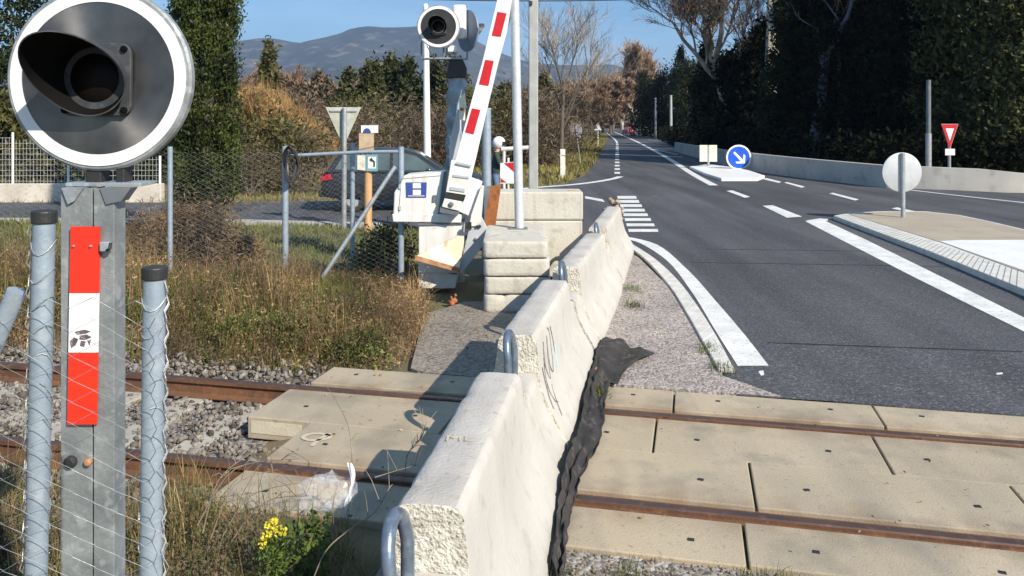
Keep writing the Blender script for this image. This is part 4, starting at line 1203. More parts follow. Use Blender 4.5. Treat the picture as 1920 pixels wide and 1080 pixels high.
# rusty brown plate box beside the machine
rb_ = thing('rusty_plate', 'rust brown steel box leaning between barrier machine and block wall', 'steel box', (P(925, 420, 11.6).x, 11.6, -.05))
plate('panel', [(919, 350), (940, 346), (922, 470), (900, 470)], 11.6, .1, M['rustbrown'], rb_)
plate('front_flange', [(912, 350), (919.5, 350), (900, 470), (893, 470)], 11.58, .14, M['greydk'], rb_)
# red and white panel behind the wall
dl = thing('hazard_panel', 'small red and white hazard panel behind the thin steel pole', 'sign', P(955, 360, 13.6))
plate('board', [(938, 306), (968, 303), (968, 344), (938, 344)], 13.6, .02, M['white'], dl)
plate('red_chevron', [(945, 306), (966, 304), (966, 324)], 13.594, .004, M['redarm'], dl)
plate('red_chevron', [(939, 334), (950, 342), (939, 342)], 13.594, .004, M['redarm'], dl)
MB().tube([P(953, 296, 13.63), Vector((P(953, 350, 13.63).x, 13.63, -.05))], .02, 8).build('stake', M['offwhite'], dl)

# ================================================================== MIDDLE CHAIN LINK FENCE
def chainlink(mb, A, B, h0, h1, cell, r, jit=0.0, sides=3):
    A = Vector(A); B = Vector(B); d = B - A; L_ = Vector((d.x, d.y, 0)).length; dn = Vector((d.x, d.y, 0)).normalized()
    n = max(1, int(L_ / cell)); m_ = int((h1 - h0) / (cell * .5))
    nn = Vector((-dn.y, dn.x, 0))
    for i in range(n + 1):
        path = []
        for j in range(m_ + 1):
            x = (i + ((j + i) % 2)) * cell
            if x > L_: x = L_
            z = h0 + j * cell * .5
            w = Vector((0, 0, 0))
            if jit:
                q = Vector((x * 6, z * 5, 3))
                w = dn * mnoise.noise(q) * jit + Vector((0, 0, 1)) * mnoise.noise(q + Vector((9, 0, 0))) * jit + nn * mnoise.noise(q * .6 + Vector((0, 9, 0))) * jit * 1.5
            path.append(A + dn * x + nn * (r if (j + i) % 2 else -r) * 1.2 + Vector((0, 0, z)) + w)
        mb.tube(path, r, sides, caps=False)
YC = 11.3
mf = thing('chain_link_fence', 'galvanised chain link fence with diagonal brace behind the dry weeds', 'fence', (P(535, 500, YC).x, YC, -.05))
def fpost(px, ytop, Y, r=.042):
    p = P(px, ytop, Y); MB().tube([(p.x, Y, -.1), p], r, 12).build('post', M['galv_blue'], mf, smooth=True)
    return Vector((p.x, Y, 0)), p.z
pA, zA = fpost(319, 275, YC, .036); pB, zB = fpost(535, 274, YC, .045); pC, zC = fpost(752, 275, YC - .05, .042); pD, zD = fpost(661, 268, 13.6, .04); pE = Vector((P(1003, 280, 13.0).x, 13.0, 0))
MB().tube([P(545, 292, YC), P(680, 285, YC - .02), P(752, 284, YC - .05)], .026, 10).build('top_rail', M['galv_blue'], mf)
MB().tube([P(741, 312, YC - .06), P(605, 520, YC - .4)], .03, 10).build('brace', M['galv'], mf)
mb = MB(); chainlink(mb, pA, pB, 0, zA - .05, .066, .0018); chainlink(mb, pB, pC, 0, zB - .1, .066, .0014); mb.build('wire_mesh', M['zinc'], mf)
mb = MB(); chainlink(mb, Vector((-9.5, YC + .3, 0)), pA, 0, zA - .05, .075, .0017); mb.build('wire_mesh', M['zinc'], mf)
mb = MB(); chainlink(mb, pB, pD, 0, 1.7, .08, .0010); mb.build('wire_mesh', M['zinc'], mf)
gr = thing('guard_rail', 'low white horizontal rail behind the steel pole and utility pole', 'rail', (P(975, 280, 16).x, 16, -.05))
MB().tube([P(940, 280, 16), P(1004, 276, 16)], .045, 10).build('rail_bar', M['offwhite'], gr, smooth=True)
for q in (945, 1001): MB().tube([(P(q, 280, 16).x, 16, -.05), P(q, 279, 16)], .03, 8).build('leg', M['offwhite'], gr)
# black coil hung on the post
cmb = MB()
for k in range(5):
    ph = k * .5
    pts = []
    for a in np.linspace(0, 2 * math.pi, 26):
        c = P(544 + k * 1.0, 307, YC - .07)
        pts.append(c + Vector((math.cos(a) * (.085 + .012 * math.sin(3 * a + ph)), .05 * math.sin(a * 2 + ph) - .02 * k, math.sin(a) * (.24 + .02 * math.cos(2 * a + ph)))))
    cmb.tube(pts, .014, 6)
tag(cmb.build('cable_coil', M['cable'], origin=P(544, 307, YC)), 'black cable coil hanging on the chain link fence post', 'cable')

# ================================================================== NEAR CHAIN LINK FENCE
YN = 1.68
nf = thing('chain_link_fence', 'foreground wire mesh fence with two thick capped blue grey tube posts', 'fence', ((80 - 960) / FPX * YN, YN, -.25))
for px_t, px_b, ytop, r in ((83, 68, 400, .0214), (290, 283, 505, .0232)):
    Yp = YN + (.04 if px_t > 200 else 0)
    pt_ = P(px_t, ytop + 8, Yp); pb_ = P(px_b, 1080, Yp); dd = (pb_ - pt_).normalized()
    o = MB().tube([pt_, pt_ + dd * 2.3], r, 24).build('post', M['galv_blue'], nf, smooth=True)
    MB().tube([pt_ - dd * .015, pt_ + dd * .012], r + .0035, 24).build('cap', M['black'], o, bevel=.003)
    hx = MB()
    for kk in range(13 if px_t < 200 else 12):
        c0 = pt_ + dd * (.05 + kk * .062)
        pts = []
        for a in np.linspace(0, 1.35 * math.pi, 12):
            aa = a + kk * .3 - 2.6
            pts.append(c0 + dd * (.02 * math.sin(a * 1.5 + kk) + .018 * a / math.pi) + Vector((math.cos(aa), math.sin(aa), 0)) * (r + .002))
        hx.tube(pts, .0014, 5)
    # edge of the mesh pulled tight down one side
    side = -1 if px_t < 200 else 1
    pts = []
    for kk in range(120):
        s = .02 + kk * .016
        pts.append(pt_ + dd * s + Vector((side * (r + .001 + .005 * (kk % 2)), -.004 + .01 * ((kk // 2) % 2), 0)))
    hx.tube(pts, .0013, 4)
    pts = [p + Vector((side * .002, -.006, .006)) for p in pts[::-1]]
    hx.tube(pts, .0012, 4)
    hx.build('tie_wires', M['galv'] if px_t > 200 else M['zinc'], o)
br = MB(); br.tube([P(-30, 690, YN + .05), P(32, 545, YN + .05)], .02, 14); br.build('brace', M['galv_blue'], nf, smooth=True)
mb = MB(); chainlink(mb, P(-160, 232, YN - .035) * Vector((1, 1, 0)), P(312, 232, YN - .035) * Vector((1, 1, 0)), .95, 1.92, .046, .0009, .013, 4)
mb.build('wire_mesh', M['zinc'], nf)

# ================================================================== SIGNS
def disc_sign(px, py, Y, rpx, name, label, face, yfoot, ring=None, back=False, postr=.03, arrow=False, lean=0.0, zfoot=0.0):
    c = P(px, py, Y); r = rpx / FPX * Y
    t = thing(name, label, 'road sign', (c.x - lean, Y, zfoot))
    base = Matrix.Translation(c) @ Matrix.Rotation(R(90), 4, 'X')
    MB().lathe([(r, -.012), (r, .012), (r * .985, .015)], base, 56).build('board', ring or face, t, smooth=True)
    if ring: MB().lathe([(r * .87, .0155), (r * .87, .018), (0, .018)], base, 56).build('sign_face', face, t)
    yo = -.055 if back else .055
    MB().tube([Vector((c.x - lean, Y + yo, zfoot - .05)), Vector((c.x, Y + yo, c.z + r * (.98 if back else .8)))], postr, 12).build('post', M['galv'], t, smooth=True)
    if arrow:
        am = MB(); k = r * .62
        def q(x, z): return Vector((c.x + x * k, Y - .0185, c.z + z * k))
        am.prism([q(-.72, .55), q(-.52, .76), q(.12, .12), q(-.09, -.09)], (0, -.003, 0))
        am.prism([q(.12, .12), q(.36, -.12), q(.12, -.36), q(-.09, -.09)], (0, -.003, 0))
        am.prism([q(.62, .45), q(.86, .22), q(.78, -.78), q(.5, -.5)], (0, -.003, 0))
        am.prism([q(.78, -.78), q(-.25, -.80), q(-.45, -.55), q(.5, -.5)], (0, -.003, 0))
        am.prism([q(.36, -.12), q(.5, -.5), q(.12, -.36)], (0, -.003, 0))
        am.prism([q(.36, -.12), q(.62, -.38), q(.5, -.5)], (0, -.003, 0))
        am.prism([q(.12, -.36), q(.5, -.5), q(.3, -.56)], (0, -.003, 0))
        am.build('arrow', M['white'], t)
    return t
disc_sign(1691, 323, 18.6, 37, 'round_sign', 'pale grey back of a round sign on the sandy traffic island', M['signback_w'], 418, back=True, postr=.05, zfoot=.1)
disc_sign(1385, 295, 38.5, 23.5, 'keep_right_sign', 'blue round sign with white diagonal arrow on the far white island', M['blue'], 320, ring=M['white'], arrow=True, postr=.06, zfoot=.1)
disc_sign(1078, 244.5, 47, 13.5, 'round_sign', 'grey back of a round sign on a leaning post by the grassy verge', pm('dim sign back', (.26, .26, .30), (.21, .21, .25), 4, .6), 305, back=True, lean=-.33)
t = thing('square_sign', 'cream square sign back with two panels on the far white island', 'road sign', (P(1328, 300, 40.5).x, 40.5, .1))
for a, b in ((1312, 1326.5), (1330, 1344.5)):
    plate('panel', [(a, 272), (b, 272), (b, 303), (a, 303)], 40.5, .03, M['cream'], t)
MB().tube([(P(1328, 300, 40.55).x, 40.55, .0), P(1328, 272, 40.55)], .07, 10).build('post', M['galv'], t)
# give-way sign at right
t = thing('give_way_sign', 'red and white inverted triangle give way sign behind the low wall', 'road sign', (P(1780, 300, 29.5).x, 29.5, -.05))
def tri(px, py0, py1, w, k, Y):
    """inverted triangle scaled by k about its centroid"""
    cx, cy = px, py0 + (py1 - py0) * .34
    pts = [(px - w / 2, py0), (px + w / 2, py0), (px, py1)]
    return [(cx + (x - cx) * k, cy + (y - cy) * k) for x, y in pts]
plate('board', tri(1781, 233, 279, 31, 1.04, 0), 29.5, .02, M['greyp'], t)
plate('red_border', tri(1781, 233, 279, 31, 1, 0), 29.494, .004, M['redarm'], t)
plate('white_field', tri(1781, 233, 279, 31, .5, 0), 29.49, .004, M['white'], t)
plate('plate', [(1772.5, 279), (1790.5, 279), (1790.5, 291), (1772.5, 291)], 29.49, .02, M['white'], t)
MB().tube([(P(1780, 300, 29.56).x, 29.56, -.05), P(1780, 240, 29.56)], .055, 10).build('post', M['galv'], t)
# dim ring sign in the shade
disc_sign(1435, 245, 52, 10, 'round_sign', 'dim red ringed round sign standing in the tree shade', M['offwhite'], 300, ring=M['redarm'], zfoot=-.05)
# small triangle sign far on the verge
t = thing('triangle_sign', 'small white triangle sign on a thin post by the far verge', 'road sign', (P(1121, 275, 80).x, 80, -.05))
plate('board', [(1121, 229), (1128, 244), (1114, 244)], 80, .04, M['white'], t)
MB().tube([(P(1121, 275, 80.1).x, 80.1, -.05), P(1121, 232, 80.1)], .06, 8).build('post', M['offwhite'], t)
# give-way back on the left
t = thing('give_way_sign', 'yellowish grey back of an inverted triangle sign before the dark car', 'road sign', (P(645, 420, 17.6).x, 17.6, -.05))
plate('board', [(610, 201), (677, 201), (650, 262), (638, 262)], 17.6, .025, M['signback'], t, bevel=.005)
plate('stiffener', [(618, 206), (670, 206), (669, 209), (619, 209)], 17.57, .03, M['greyp'], t)
MB().tube([(P(645, 420, 17.54).x, 17.54, -.05), P(646, 202, 17.54)], .055, 12).build('post', M['galv'], t, smooth=True)
# trail post with plates
t = thing('trail_post', 'orange wooden post with small trail plates in front of the dark car', 'signpost', (P(691, 425, 17.3).x, 17.3, -.05))
MB().tube([(P(690, 425, 17.3).x, 17.3, -.05), P(691, 250, 17.3)], .085, 14).build('post', M['wood'], t, smooth=True)
q = plate('top_plate', [(677, 235), (709, 235), (709, 249), (677, 249)], 17.19, .015, M['white'], t)
mb = MB(); c = P(688, 249, 17.186)
ang = np.linspace(0, math.pi, 14)
mb.prism([c + Vector((math.cos(a) * .085, 0, math.sin(a) * .10)) for a in ang], (0, -.003, 0)); mb.build('blue_arch', M['dkblue'], q)
plate('brown_board', [(673, 249.5), (701, 249.5), (701, 288), (673, 288)], 17.2, .015, M['tan'], t)
plate('white_board', [(670, 291), (686, 291), (686, 320), (670, 318)], 17.2, .015, M['offwhite'], t)
q = plate('teal_board', [(686.5, 290), (708, 290), (708, 321), (686.5, 321)], 17.18, .015, M['teal'], t)
plate('inner_field', [(690, 294), (705, 294), (705, 316), (690, 316)], 17.177, .004, M['white'], q)
plate('arrow', [(692, 300), (697, 295), (698, 298), (703, 303), (703, 313), (700, 313), (700, 305), (697, 302), (697, 304)], 17.173, .004, M['black'], q)

# thin distant posts and utility poles
for px, yt, yb, Y, r, lab, m_ in ((1258, 180, 262, 108, .22, 'pale thin utility pole at the far right roadside', 'post_grey'), (1229, 185, 255, 118, .2, 'dim utility pole farther along the right roadside', 'greydk'), (1087, 190, 245, 120, .16, 'pale thin post behind the leaning round sign', 'offwhite')):
    p = P(px, yt, Y)
    t = thing('utility_pole', lab, 'pole', (p.x, Y, -.05))
    MB().tube([(p.x, Y, -.05), p], [r, r * .7], 10).build('shaft', M[m_], t)
    MB().tube([p, p + Vector((0, 0, .1))], r * .8, 10).build('cap', M['greyp'], t)
p = P(1741, 150, 31)
t = thing('utility_pole', 'grey utility pole in the shade behind the low right wall', 'pole', (p.x, 31, -.05))
MB().tube([(p.x, 31, -.05), P(1741, 250, 31)], .11, 12).build('shaft', M['galv'], t, smooth=True)
MB().tube([P(1741, 250, 31), p], .085, 12).build('upper_shaft', M['greydk'], t, smooth=True)
p = P(798, 12, 25)
t = thing('telephone_pole', 'tall white telephone pole behind the distant crossing signal', 'pole', (P(801, 275, 25).x, 25, -.05))
MB().tube([(P(802, 275, 25).x, 25, -.05), p], [.125, .085], 14).build('shaft', M['white'], t, smooth=True)
MB().tube([p, p + Vector((0, 0, .08))], [.09, .05], 12).build('cap', M['white'], t)

# low wall on the right
t = thing('low_wall', 'long low grey concrete wall along the right roadside', 'wall', (13, 32, -.05))
wpts = [Vector((13.55, 66, 0)), Vector((12.3, 50, 0)), Vector((11.75, 38.4, 0)), Vector((13.2, 29.4, 0)), Vector((13.9, 28.4, 0)), Vector((16.0, 27.4, 0)), Vector((19, 26.8, 0)), Vector((26, 26.3, 0))]
wh = [.75, .8, .85, .80, .80, .74, .5, .4]
wp_ = crom(wpts, 6); wh_ = [float(np.interp(i / 6, range(len(wh)), wh)) for i in range(len(wp_))]
vs, fs = [], []
for i, q in enumerate(wp_):
    a = wp_[max(i - 1, 0)]; b = wp_[min(i + 1, len(wp_) - 1)]
    tt = (b - a).normalized(); n_ = Vector((-tt.y, tt.x, 0)) * .16
    for k, (off, z) in enumerate(((n_, -.05), (n_ * .85, wh_[i]), (-n_ * .85, wh_[i]), (-n_, -.05))):
        vs.append(q + off + Vector((0, 0, z)))
for i in range(len(wp_) - 1):
    for k in range(3): fs.append((i * 4 + k, (i + 1) * 4 + k, (i + 1) * 4 + k + 1, i * 4 + k + 1))
fs += [(0, 1, 2, 3), tuple((len(wp_) - 1) * 4 + k for k in (3, 2, 1, 0))]
MB().add(vs, fs).build('wall_body', M['wallc'], t, bevel=.02)

# white mesh fence on a low wall, far left
t = thing('garden_wall', 'low cream wall beyond the side road at far left', 'wall', (-12, 23.6, -.05))
x0, x1 = -22.0, P(300, 360, 23.5).x
MB().box(((x0 + x1) / 2, 23.7, .23), (x1 - x0, .25, .56)).build('wall_body', pm('rendered wall', (.62, .57, .5), (.5, .45, .39), 1.5, .9, bump=.2, bscale=30, c3=(.36, .32, .27), c3scale=5), t, bevel=.02)
t = thing('garden_fence', 'white welded wire fence standing on the low cream wall', 'fence', (-12, 23.7, .51))
fpx = [(-200, 245), (-60, 245), (24, 248), (128, 292), (225, 292), (300, 292)]
for i, (px, py) in enumerate(fpx):
    p = P(px, py, 23.7); MB().tube([(p.x, 23.7, .505), p], .035, 8).build('post', M['white'], t)
wm = MB()
for i in range(len(fpx) - 1):
    a, b = P(fpx[i][0], 0, 23.7), P(fpx[i + 1][0], 0, 23.7)
    zt_ = P(0, max(fpx[i][1], 255 if i < 2 else 0) + 2, 23.7).z if i != 2 else P(0, 262, 23.7).z
    n_ = int((b.x - a.x) / .10)
    for j in range(1, n_):
        x = a.x + (b.x - a.x) * j / n_; wm.tube([(x, 23.7, .52), (x, 23.7, zt_)], .0035, 3, caps=False)
    for z in np.arange(.58, zt_, .16): wm.tube([(a.x, 23.69, z), (b.x, 23.69, z)], .0045, 3, caps=False)
wm.build('wire_panels', M['white'], t)

# ================================================================== CARS
def car(root, X, Y, yaw, paint, detail=True, k=1.0):
    Mx = Matrix.Translation((X, Y, 0)) @ Matrix.Rotation(yaw, 4, 'Z') @ Matrix.Scale(k, 4)
    def q(x, y, z): return Mx @ Vector((x, y, z))
    sec = [(0, .52, .95, .74), (.06, .40, 1.02, .84), (.45, .32, 1.05, .89), (1.4, .30, 1.03, .91), (3.0, .30, 1.0, .91), (3.75, .32, .96, .89), (4.15, .36, .86, .84), (4.32, .44, .74, .74)]
    vs, fs = [], []
    for x, zb, zt_, hw in sec:
        rg = [(hw * .9, zb), (hw, zb + .14), (hw * 1.01, (zb + zt_) / 2 + .06), (hw * .97, zt_ - .08), (hw * .86, zt_)]
        for y, z in rg: vs.append(q(x, -y, z))
        for y, z in rg[::-1]: vs.append(q(x, y, z))
    n = 10
    for i in range(len(sec) - 1):
        for j in range(n):
            j2 = (j + 1) % n; fs.append((i * n + j, (i + 1) * n + j, (i + 1) * n + j2, i * n + j2))
    fs += [tuple(range(n)), tuple((len(sec) - 1) * n + j for j in range(n - 1, -1, -1))]
    MB().add(vs, fs).build('body', paint, root, smooth=True, ang=50)
    gh = [(.12, 1.03), (.42, 1.50), (.75, 1.60), (1.5, 1.64), (2.1, 1.61), (2.45, 1.52), (3.25, 1.0)]
    def hw(z): return .84 - (z - 1.0) * .30
    vs = [q(x, -hw(z), z) for x, z in gh] + [q(x, hw(z), z) for x, z in gh]
    m_ = len(gh)
    fs = [tuple(range(m_)), tuple(range(2 * m_ - 1, m_ - 1, -1))]
    fs += [(i, i + m_, i + 1 + m_, i + 1) for i in range(m_ - 1)]
    MB().add(vs, fs).build('cabin', paint, root, smooth=True, ang=30)
    for sd in (-1, 1):
        for nm, pts in (('rear_window', [(.35, 1.10), (.55, 1.45), (.95, 1.50), (.95, 1.08)]), ('door_window', [(1.02, 1.08), (1.02, 1.51), (1.75, 1.53), (1.75, 1.07)]), ('door_window', [(1.83, 1.07), (1.83, 1.53), (2.08, 1.52), (2.42, 1.44), (2.98, 1.06)])):
            MB().prism([q(x, sd * (hw(z) + .002), z) for x, z in pts], Mx.to_3x3() @ Vector((0, sd * .006, 0))).build(nm, M['glass'], root)
    MB().prism([q(2.50, -.62, 1.49), q(2.50, .62, 1.49), q(3.18, .74, 1.05), q(3.18, -.74, 1.05)], Mx.to_3x3() @ Vector((.02, 0, .02))).build('windscreen', M['glass'], root)
    MB().prism([q(.17, -.72, 1.10), q(.17, .72, 1.10), q(.39, .64, 1.45), q(.39, -.64, 1.45)], Mx.to_3x3() @ Vector((-.02, 0, .01))).build('rear_screen', M['glass'], root)
    for sd in (-1, 1):
        for x in (.82, 3.42):
            w = thing('wheel', None, None); 
            bpy.data.objects.remove(w)
            W = Mx @ Matrix.Translation((x, sd * .86, .33)) @ Matrix.Rotation(R(90) * sd, 4, 'X')
            ty = MB().lathe([(.20, -.05), (.31, -.06), (.33, -.02), (.33, .04), (.31, .075), (.22, .078), (.20, .06)], W, 28, closed=True).build('wheel', M['tyre'], root, smooth=True)
            rm = MB().lathe([(.205, .045), (.195, .066), (.06, .07), (.0, .075)], W, 28)
            rm.build('rim', M['alloy'], ty, smooth=True)
            if detail:
                sp = MB()
                for j in range(5):
                    a = j * 2 * math.pi / 5
                    sp.prism([W @ Vector((math.cos(a + da) * r_, math.sin(a + da) * r_, .0765)) for r_, da in ((.08, -.25), (.08, .25), (.18, .2), (.18, -.2))], (W.to_3x3() @ Vector((0, 0, .003))))
                sp.build('rim_opening', M['black'], ty)
    for sd in (-1, 1):
        MB().prism([q(.02, sd * .72, .78), q(.02, sd * .86, .80), q(.30, sd * .915, .86), q(.24, sd * .90, 1.0), q(.05, sd * .84, 1.0), q(.02, sd * .70, .98)], Mx.to_3x3() @ Vector((-.02, sd * .02, 0))).build('tail_light', M['tail'], root)
        MB().box(q(2.75, sd * .98, 1.06), (.12, .16, .12), rz=yaw).build('mirror', paint, root, bevel=.03)
        MB().prism([q(4.0, sd * .80, .72), q(4.3, sd * .60, .70), q(4.3, sd * .60, .80), q(4.02, sd * .80, .84)], Mx.to_3x3() @ Vector((.02, sd * .02, 0))).build('headlight', M['alloy'], root)
    bmp = MB(); bmp.box(q(.0, 0, .48), (.14, 1.55, .2), rz=yaw); bmp.build('bumper', M['black'], root, bevel=.04)
    pl_ = MB(); pl_.box(q(-.05, 0, .8), (.02, .5, .11), rz=yaw); pl_.build('number_plate', M['white'], root)
    return root
cx_, cy_ = P(607, 380, 21.2).x, 21.4
c1 = thing('parked_car', 'dark hatchback car waiting on the side road behind the wire fence', 'car', (cx_, cy_, 0))
car(c1, cx_, cy_, R(5), M['carpaint'])
for px, Y, yaw, m_, lab in ((1183, 165, R(96), 'redcar', 'small red car far away on the main road'), (1212, 175, R(96), 'white', 'small white car far away beside the red car')):
    x = (px - 960) / FPX * Y
    c = thing('distant_car', lab, 'car', (x, Y, 0))
    car(c, x, Y, yaw, M[m_], False)

# ================================================================== PERSON (white helmet, behind the machine)
def person(px, Y):
    x = (px - 960) / FPX * Y
    t = thing('person', 'person in white helmet, dark green jacket and blue jeans behind the steel post', 'person', (x, Y, 0))
    k = 1.0
    J = [(0, 0, .98), (.01, 0, 1.18), (.03, 0, 1.42), (.05, 0, 1.56), (.08, 0, 1.72),
         (.02, -.19, 1.50), (.10, -.25, 1.24), (.33, -.20, 1.17), (.42, -.17, 1.18),
         (.02, .19, 1.50), (.10, .25, 1.24), (.33, .20, 1.17), (.42, .17, 1.18),
         (.0, -.10, .93), (.06, -.12, .52), (-.02, -.12, .10), (.10, -.12, .06),
         (.0, .10, .93), (.0, .12, .52), (-.08, .12, .10), (.04, .12, .06)]
    E_ = [(0, 1), (1, 2), (2, 3), (3, 4), (2, 5), (5, 6), (6, 7), (7, 8), (2, 9), (9, 10), (10, 11), (11, 12), (0, 13), (13, 14), (14, 15), (15, 16), (0, 17), (17, 18), (18, 19), (19, 20)]
    Rr = [.15, .145, .165, .065, .09, .075, .058, .045, .04, .075, .058, .045, .04, .10, .075, .055, .05, .10, .075, .055, .05]
    me = bpy.data.meshes.new('body'); me.from_pydata(J, E_, [])
    o = bpy.data.objects.new('tmp_body', me); COL.objects.link(o)
    sk_ = o.modifiers.new('skin', 'SKIN')
    for i, sv in enumerate(me.skin_vertices[0].data):
        sv.radius = (Rr[i], Rr[i]); sv.use_root = (i == 0)
    ss = o.modifiers.new('sub', 'SUBSURF'); ss.levels = 2; ss.render_levels = 2
    bpy.context.view_layer.update()
    m2 = bpy.data.meshes.new_from_object(o.evaluated_get(bpy.context.evaluated_depsgraph_get()))
    bpy.data.objects.remove(o)
    m2.materials.clear()
    for m_ in (M['jeans'], M['jacket'], M['skin'], M['black']): m2.materials.append(m_)
    for p_ in m2.polygons:
        z = p_.center.z
        p_.material_index = 3 if z < .13 else 0 if z < .97 else 2 if (z > 1.55 or p_.center.x > .36) else 1
        p_.use_smooth = True
    b = bpy.data.objects.new('body', m2); COL.objects.link(b); b.parent = t
    cz = Vector((x + .09, Y, 1.78))
    hv = MB()
    rows_ = []
    for i in range(13):
        a = math.pi * (i / 12) * .80
        rows_.append((.155 * math.sin(a) + .0001, .17 * math.cos(a)))
    hv.lathe([(r_, h_) for r_, h_ in rows_], Matrix.Translation(cz) @ Matrix.Diagonal((1.12, .95, 1, 1)), 28)
    hv.build('helmet', M['helmet'], t, smooth=True)
    vz = MB()
    for s in range(9):
        pass
    pts = []
    for a in np.linspace(-60, 60, 13):
        pts.append((math.cos(R(a)) * .178, math.sin(R(a)) * .150))
    vv = [cz + Vector((p[0], p[1], .035)) for p in pts] + [cz + Vector((p[0] * .99, p[1], -.07)) for p in pts]
    vz.add(vv, [(i, i + 1, i + 14, i + 13) for i in range(12)]); vz.build('visor', M['black'], t, smooth=True)
    return t
person(929, 21.0)

# ================================================================== VEGETATION
def leaf_quads(c, d, w_ratio=.45, size=None):
    """rhombus leaves at c pointing along d (len = half-length)"""
    n = len(c)
    r = rng.normal(size=(n, 3)); s = np.cross(d, r); s /= (np.linalg.norm(s, axis=1, keepdims=True) + 1e-9)
    l = np.linalg.norm(d, axis=1, keepdims=True)
    s = s * l * w_ratio
    V = np.stack([c - d, c + s, c + d, c - s], 1).reshape(-1, 3)
    return V, np.arange(n * 4).reshape(-1, 4)
def rand_dir(n, up=0.0):
    d = rng.normal(size=(n, 3)); d[:, 2] += up
    return d / (np.linalg.norm(d, axis=1, keepdims=True) + 1e-9)
def blades(name, base, h, w, lean=.35, mat=None, curve=.5, **kw):
    n = len(base)
    a = rng.uniform(0, 2 * np.pi, n); ld = np.stack([np.cos(a), np.sin(a), np.zeros(n)], 1)
    b = a + np.pi / 2 + rng.normal(0, .7, n); sd = np.stack([np.cos(b), np.sin(b), np.zeros(n)], 1)
    ln = np.abs(rng.normal(0, lean, n))
    V = np.zeros((n, 7, 3))
    for i, (t, ww) in enumerate(((0, 1), (.38, .85), (.74, .55))):
        c = base + ld * (h * ln * (t * (1 - curve) + curve * t * t))[:, None]; c[:, 2] += h * t * (1 - .3 * ln * t)
        V[:, i * 2] = c - sd * (w * ww / 2)[:, None]; V[:, i * 2 + 1] = c + sd * (w * ww / 2)[:, None]
    c = base + ld * (h * ln)[:, None]; c[:, 2] += h * (1 - .3 * ln)
    V[:, 6] = c
    o7 = (np.arange(n) * 7)[:, None]
    q = np.concatenate([o7 + np.array([[0, 1, 3, 2]]), o7 + np.array([[2, 3, 5, 4]])]); tr = o7 + np.array([[4, 5, 6]])
    return npmesh(name, V.reshape(-1, 3), q, tr, mats=mat, **kw)
def scatter(poly, n, z=None):
    poly = np.array([[p[0], p[1]] for p in poly]); lo, hi = poly.min(0), poly.max(0)
    out = []
    while sum(map(len, out)) < n:
        p = rng.uniform(lo, hi, (n * 2, 2)); out.append(p[inpoly(p, poly)])
    p = np.concatenate(out)[:n]
    return np.column_stack([p, hfun(p[:, 0], p[:, 1]) if z is None else np.full(n, z)])
def pnoise(p, s, seed=0):
    return np.array([mnoise.fractal(Vector((a * s, b * s, seed)), 1, 2, 3) for a, b in p[:, :2]])

# dry weeds on the bank beyond the track
def WH(p):
    u_, v_ = TUV(p[:, 0], p[:, 1])
    a = np.clip(.45 + (v_ - 1.5) * .4, .35, .95) * np.clip(1 - (v_ - 3.2) * .22, .38, 1)
    return a * np.clip(1 - (u_ + 4.4) * .10, .72, 1.25)
bank = [T(-9, 1.55), T(-2.6, 1.45), T(-1.9, 1.45), (-1.05, 7.6), (-.95, 8.6), (-1.0, 10.0), (-1.5, 11.4), (-3, 11.7), (-9.5, 12.6)]
p = scatter(bank, 38000); nz = pnoise(p, .8, 3)
keep = rng.random(len(p)) < np.clip(.55 + nz * .9, .12, 1); p, nz = p[keep], nz[keep]
h = np.clip(rng.gamma(4, .10, len(p)) * (1 + 1.0 * nz), .08, 1.05) * WH(p)
blades_o = blades('dry_weeds', p, h, rng.uniform(.003, .008, len(p)), .65, M['weed'], .7)
tag(blades_o, 'brown dry weeds on the bank beyond the track', kind='stuff')
# seed heads and leaflets through the weeds
p2 = p[rng.integers(0, len(p), 42000)].copy(); p2[:, :2] += rng.normal(0, .07, (len(p2), 2)); hh = WH(p2)
p2[:, 2] += rng.beta(1.5, 2.5, len(p2)) * (.62 + .5 * pnoise(p2, .8, 3)) * hh
V, F = leaf_quads(p2, rand_dir(len(p2), .5) * rng.uniform(.008, .024, (len(p2), 1)))
tag(npmesh('weed_leaves', V, F, mats=M['weed']), 'tangled brown leaves and seed heads of the weeds', kind='stuff')
q = scatter(bank, 26000); q = q[rng.random(len(q)) < np.clip(.45 + 1.4 * pnoise(q, .9, 44), .03, 1)]
q[:, 2] += rng.beta(1.2, 1.8, len(q)) * .62 * WH(q)
V, F = leaf_quads(q, rand_dir(len(q), .25) * rng.uniform(.03, .11, (len(q), 1)), .028)
tag(npmesh('tangled_stems', V, F, mats=leafmat('tangled stem', [(.16, .10, .065), (.24, .16, .10), (.11, .075, .05), (.30, .21, .14), (.19, .105, .07)], .1)), 'tangled thin brown stems among the weeds', kind='stuff')
p = scatter(bank, 26000); nz = pnoise(p, .55, 20); p = p[nz > -.15]
tag(blades('green_weeds', p, rng.uniform(.12, .55, len(p)) * WH(p), rng.uniform(.006, .014, len(p)), .6, M['weedg']), 'green weeds among the dry stalks', kind='stuff')
p = scatter([T(-3.2, 1.7), T(-1.9, 1.5), (-1.2, 7.5), (-1.6, 9.2), (-3.4, 8.6)], 700); nz = pnoise(p, 1.4, 31); p = p[nz > .05]
p = p[rng.integers(0, len(p), 4200)] + np.column_stack([rng.normal(0, .1, 4200), rng.normal(0, .1, 4200), rng.uniform(0, .28, 4200)])
V, F = leaf_quads(p, rand_dir(len(p), .2) * rng.uniform(.012, .03, (len(p), 1)), .5)
tag(npmesh('leafy_weeds', V, F, mats=M['weedg']), 'low leafy green plants at the front of the bank', kind='stuff')
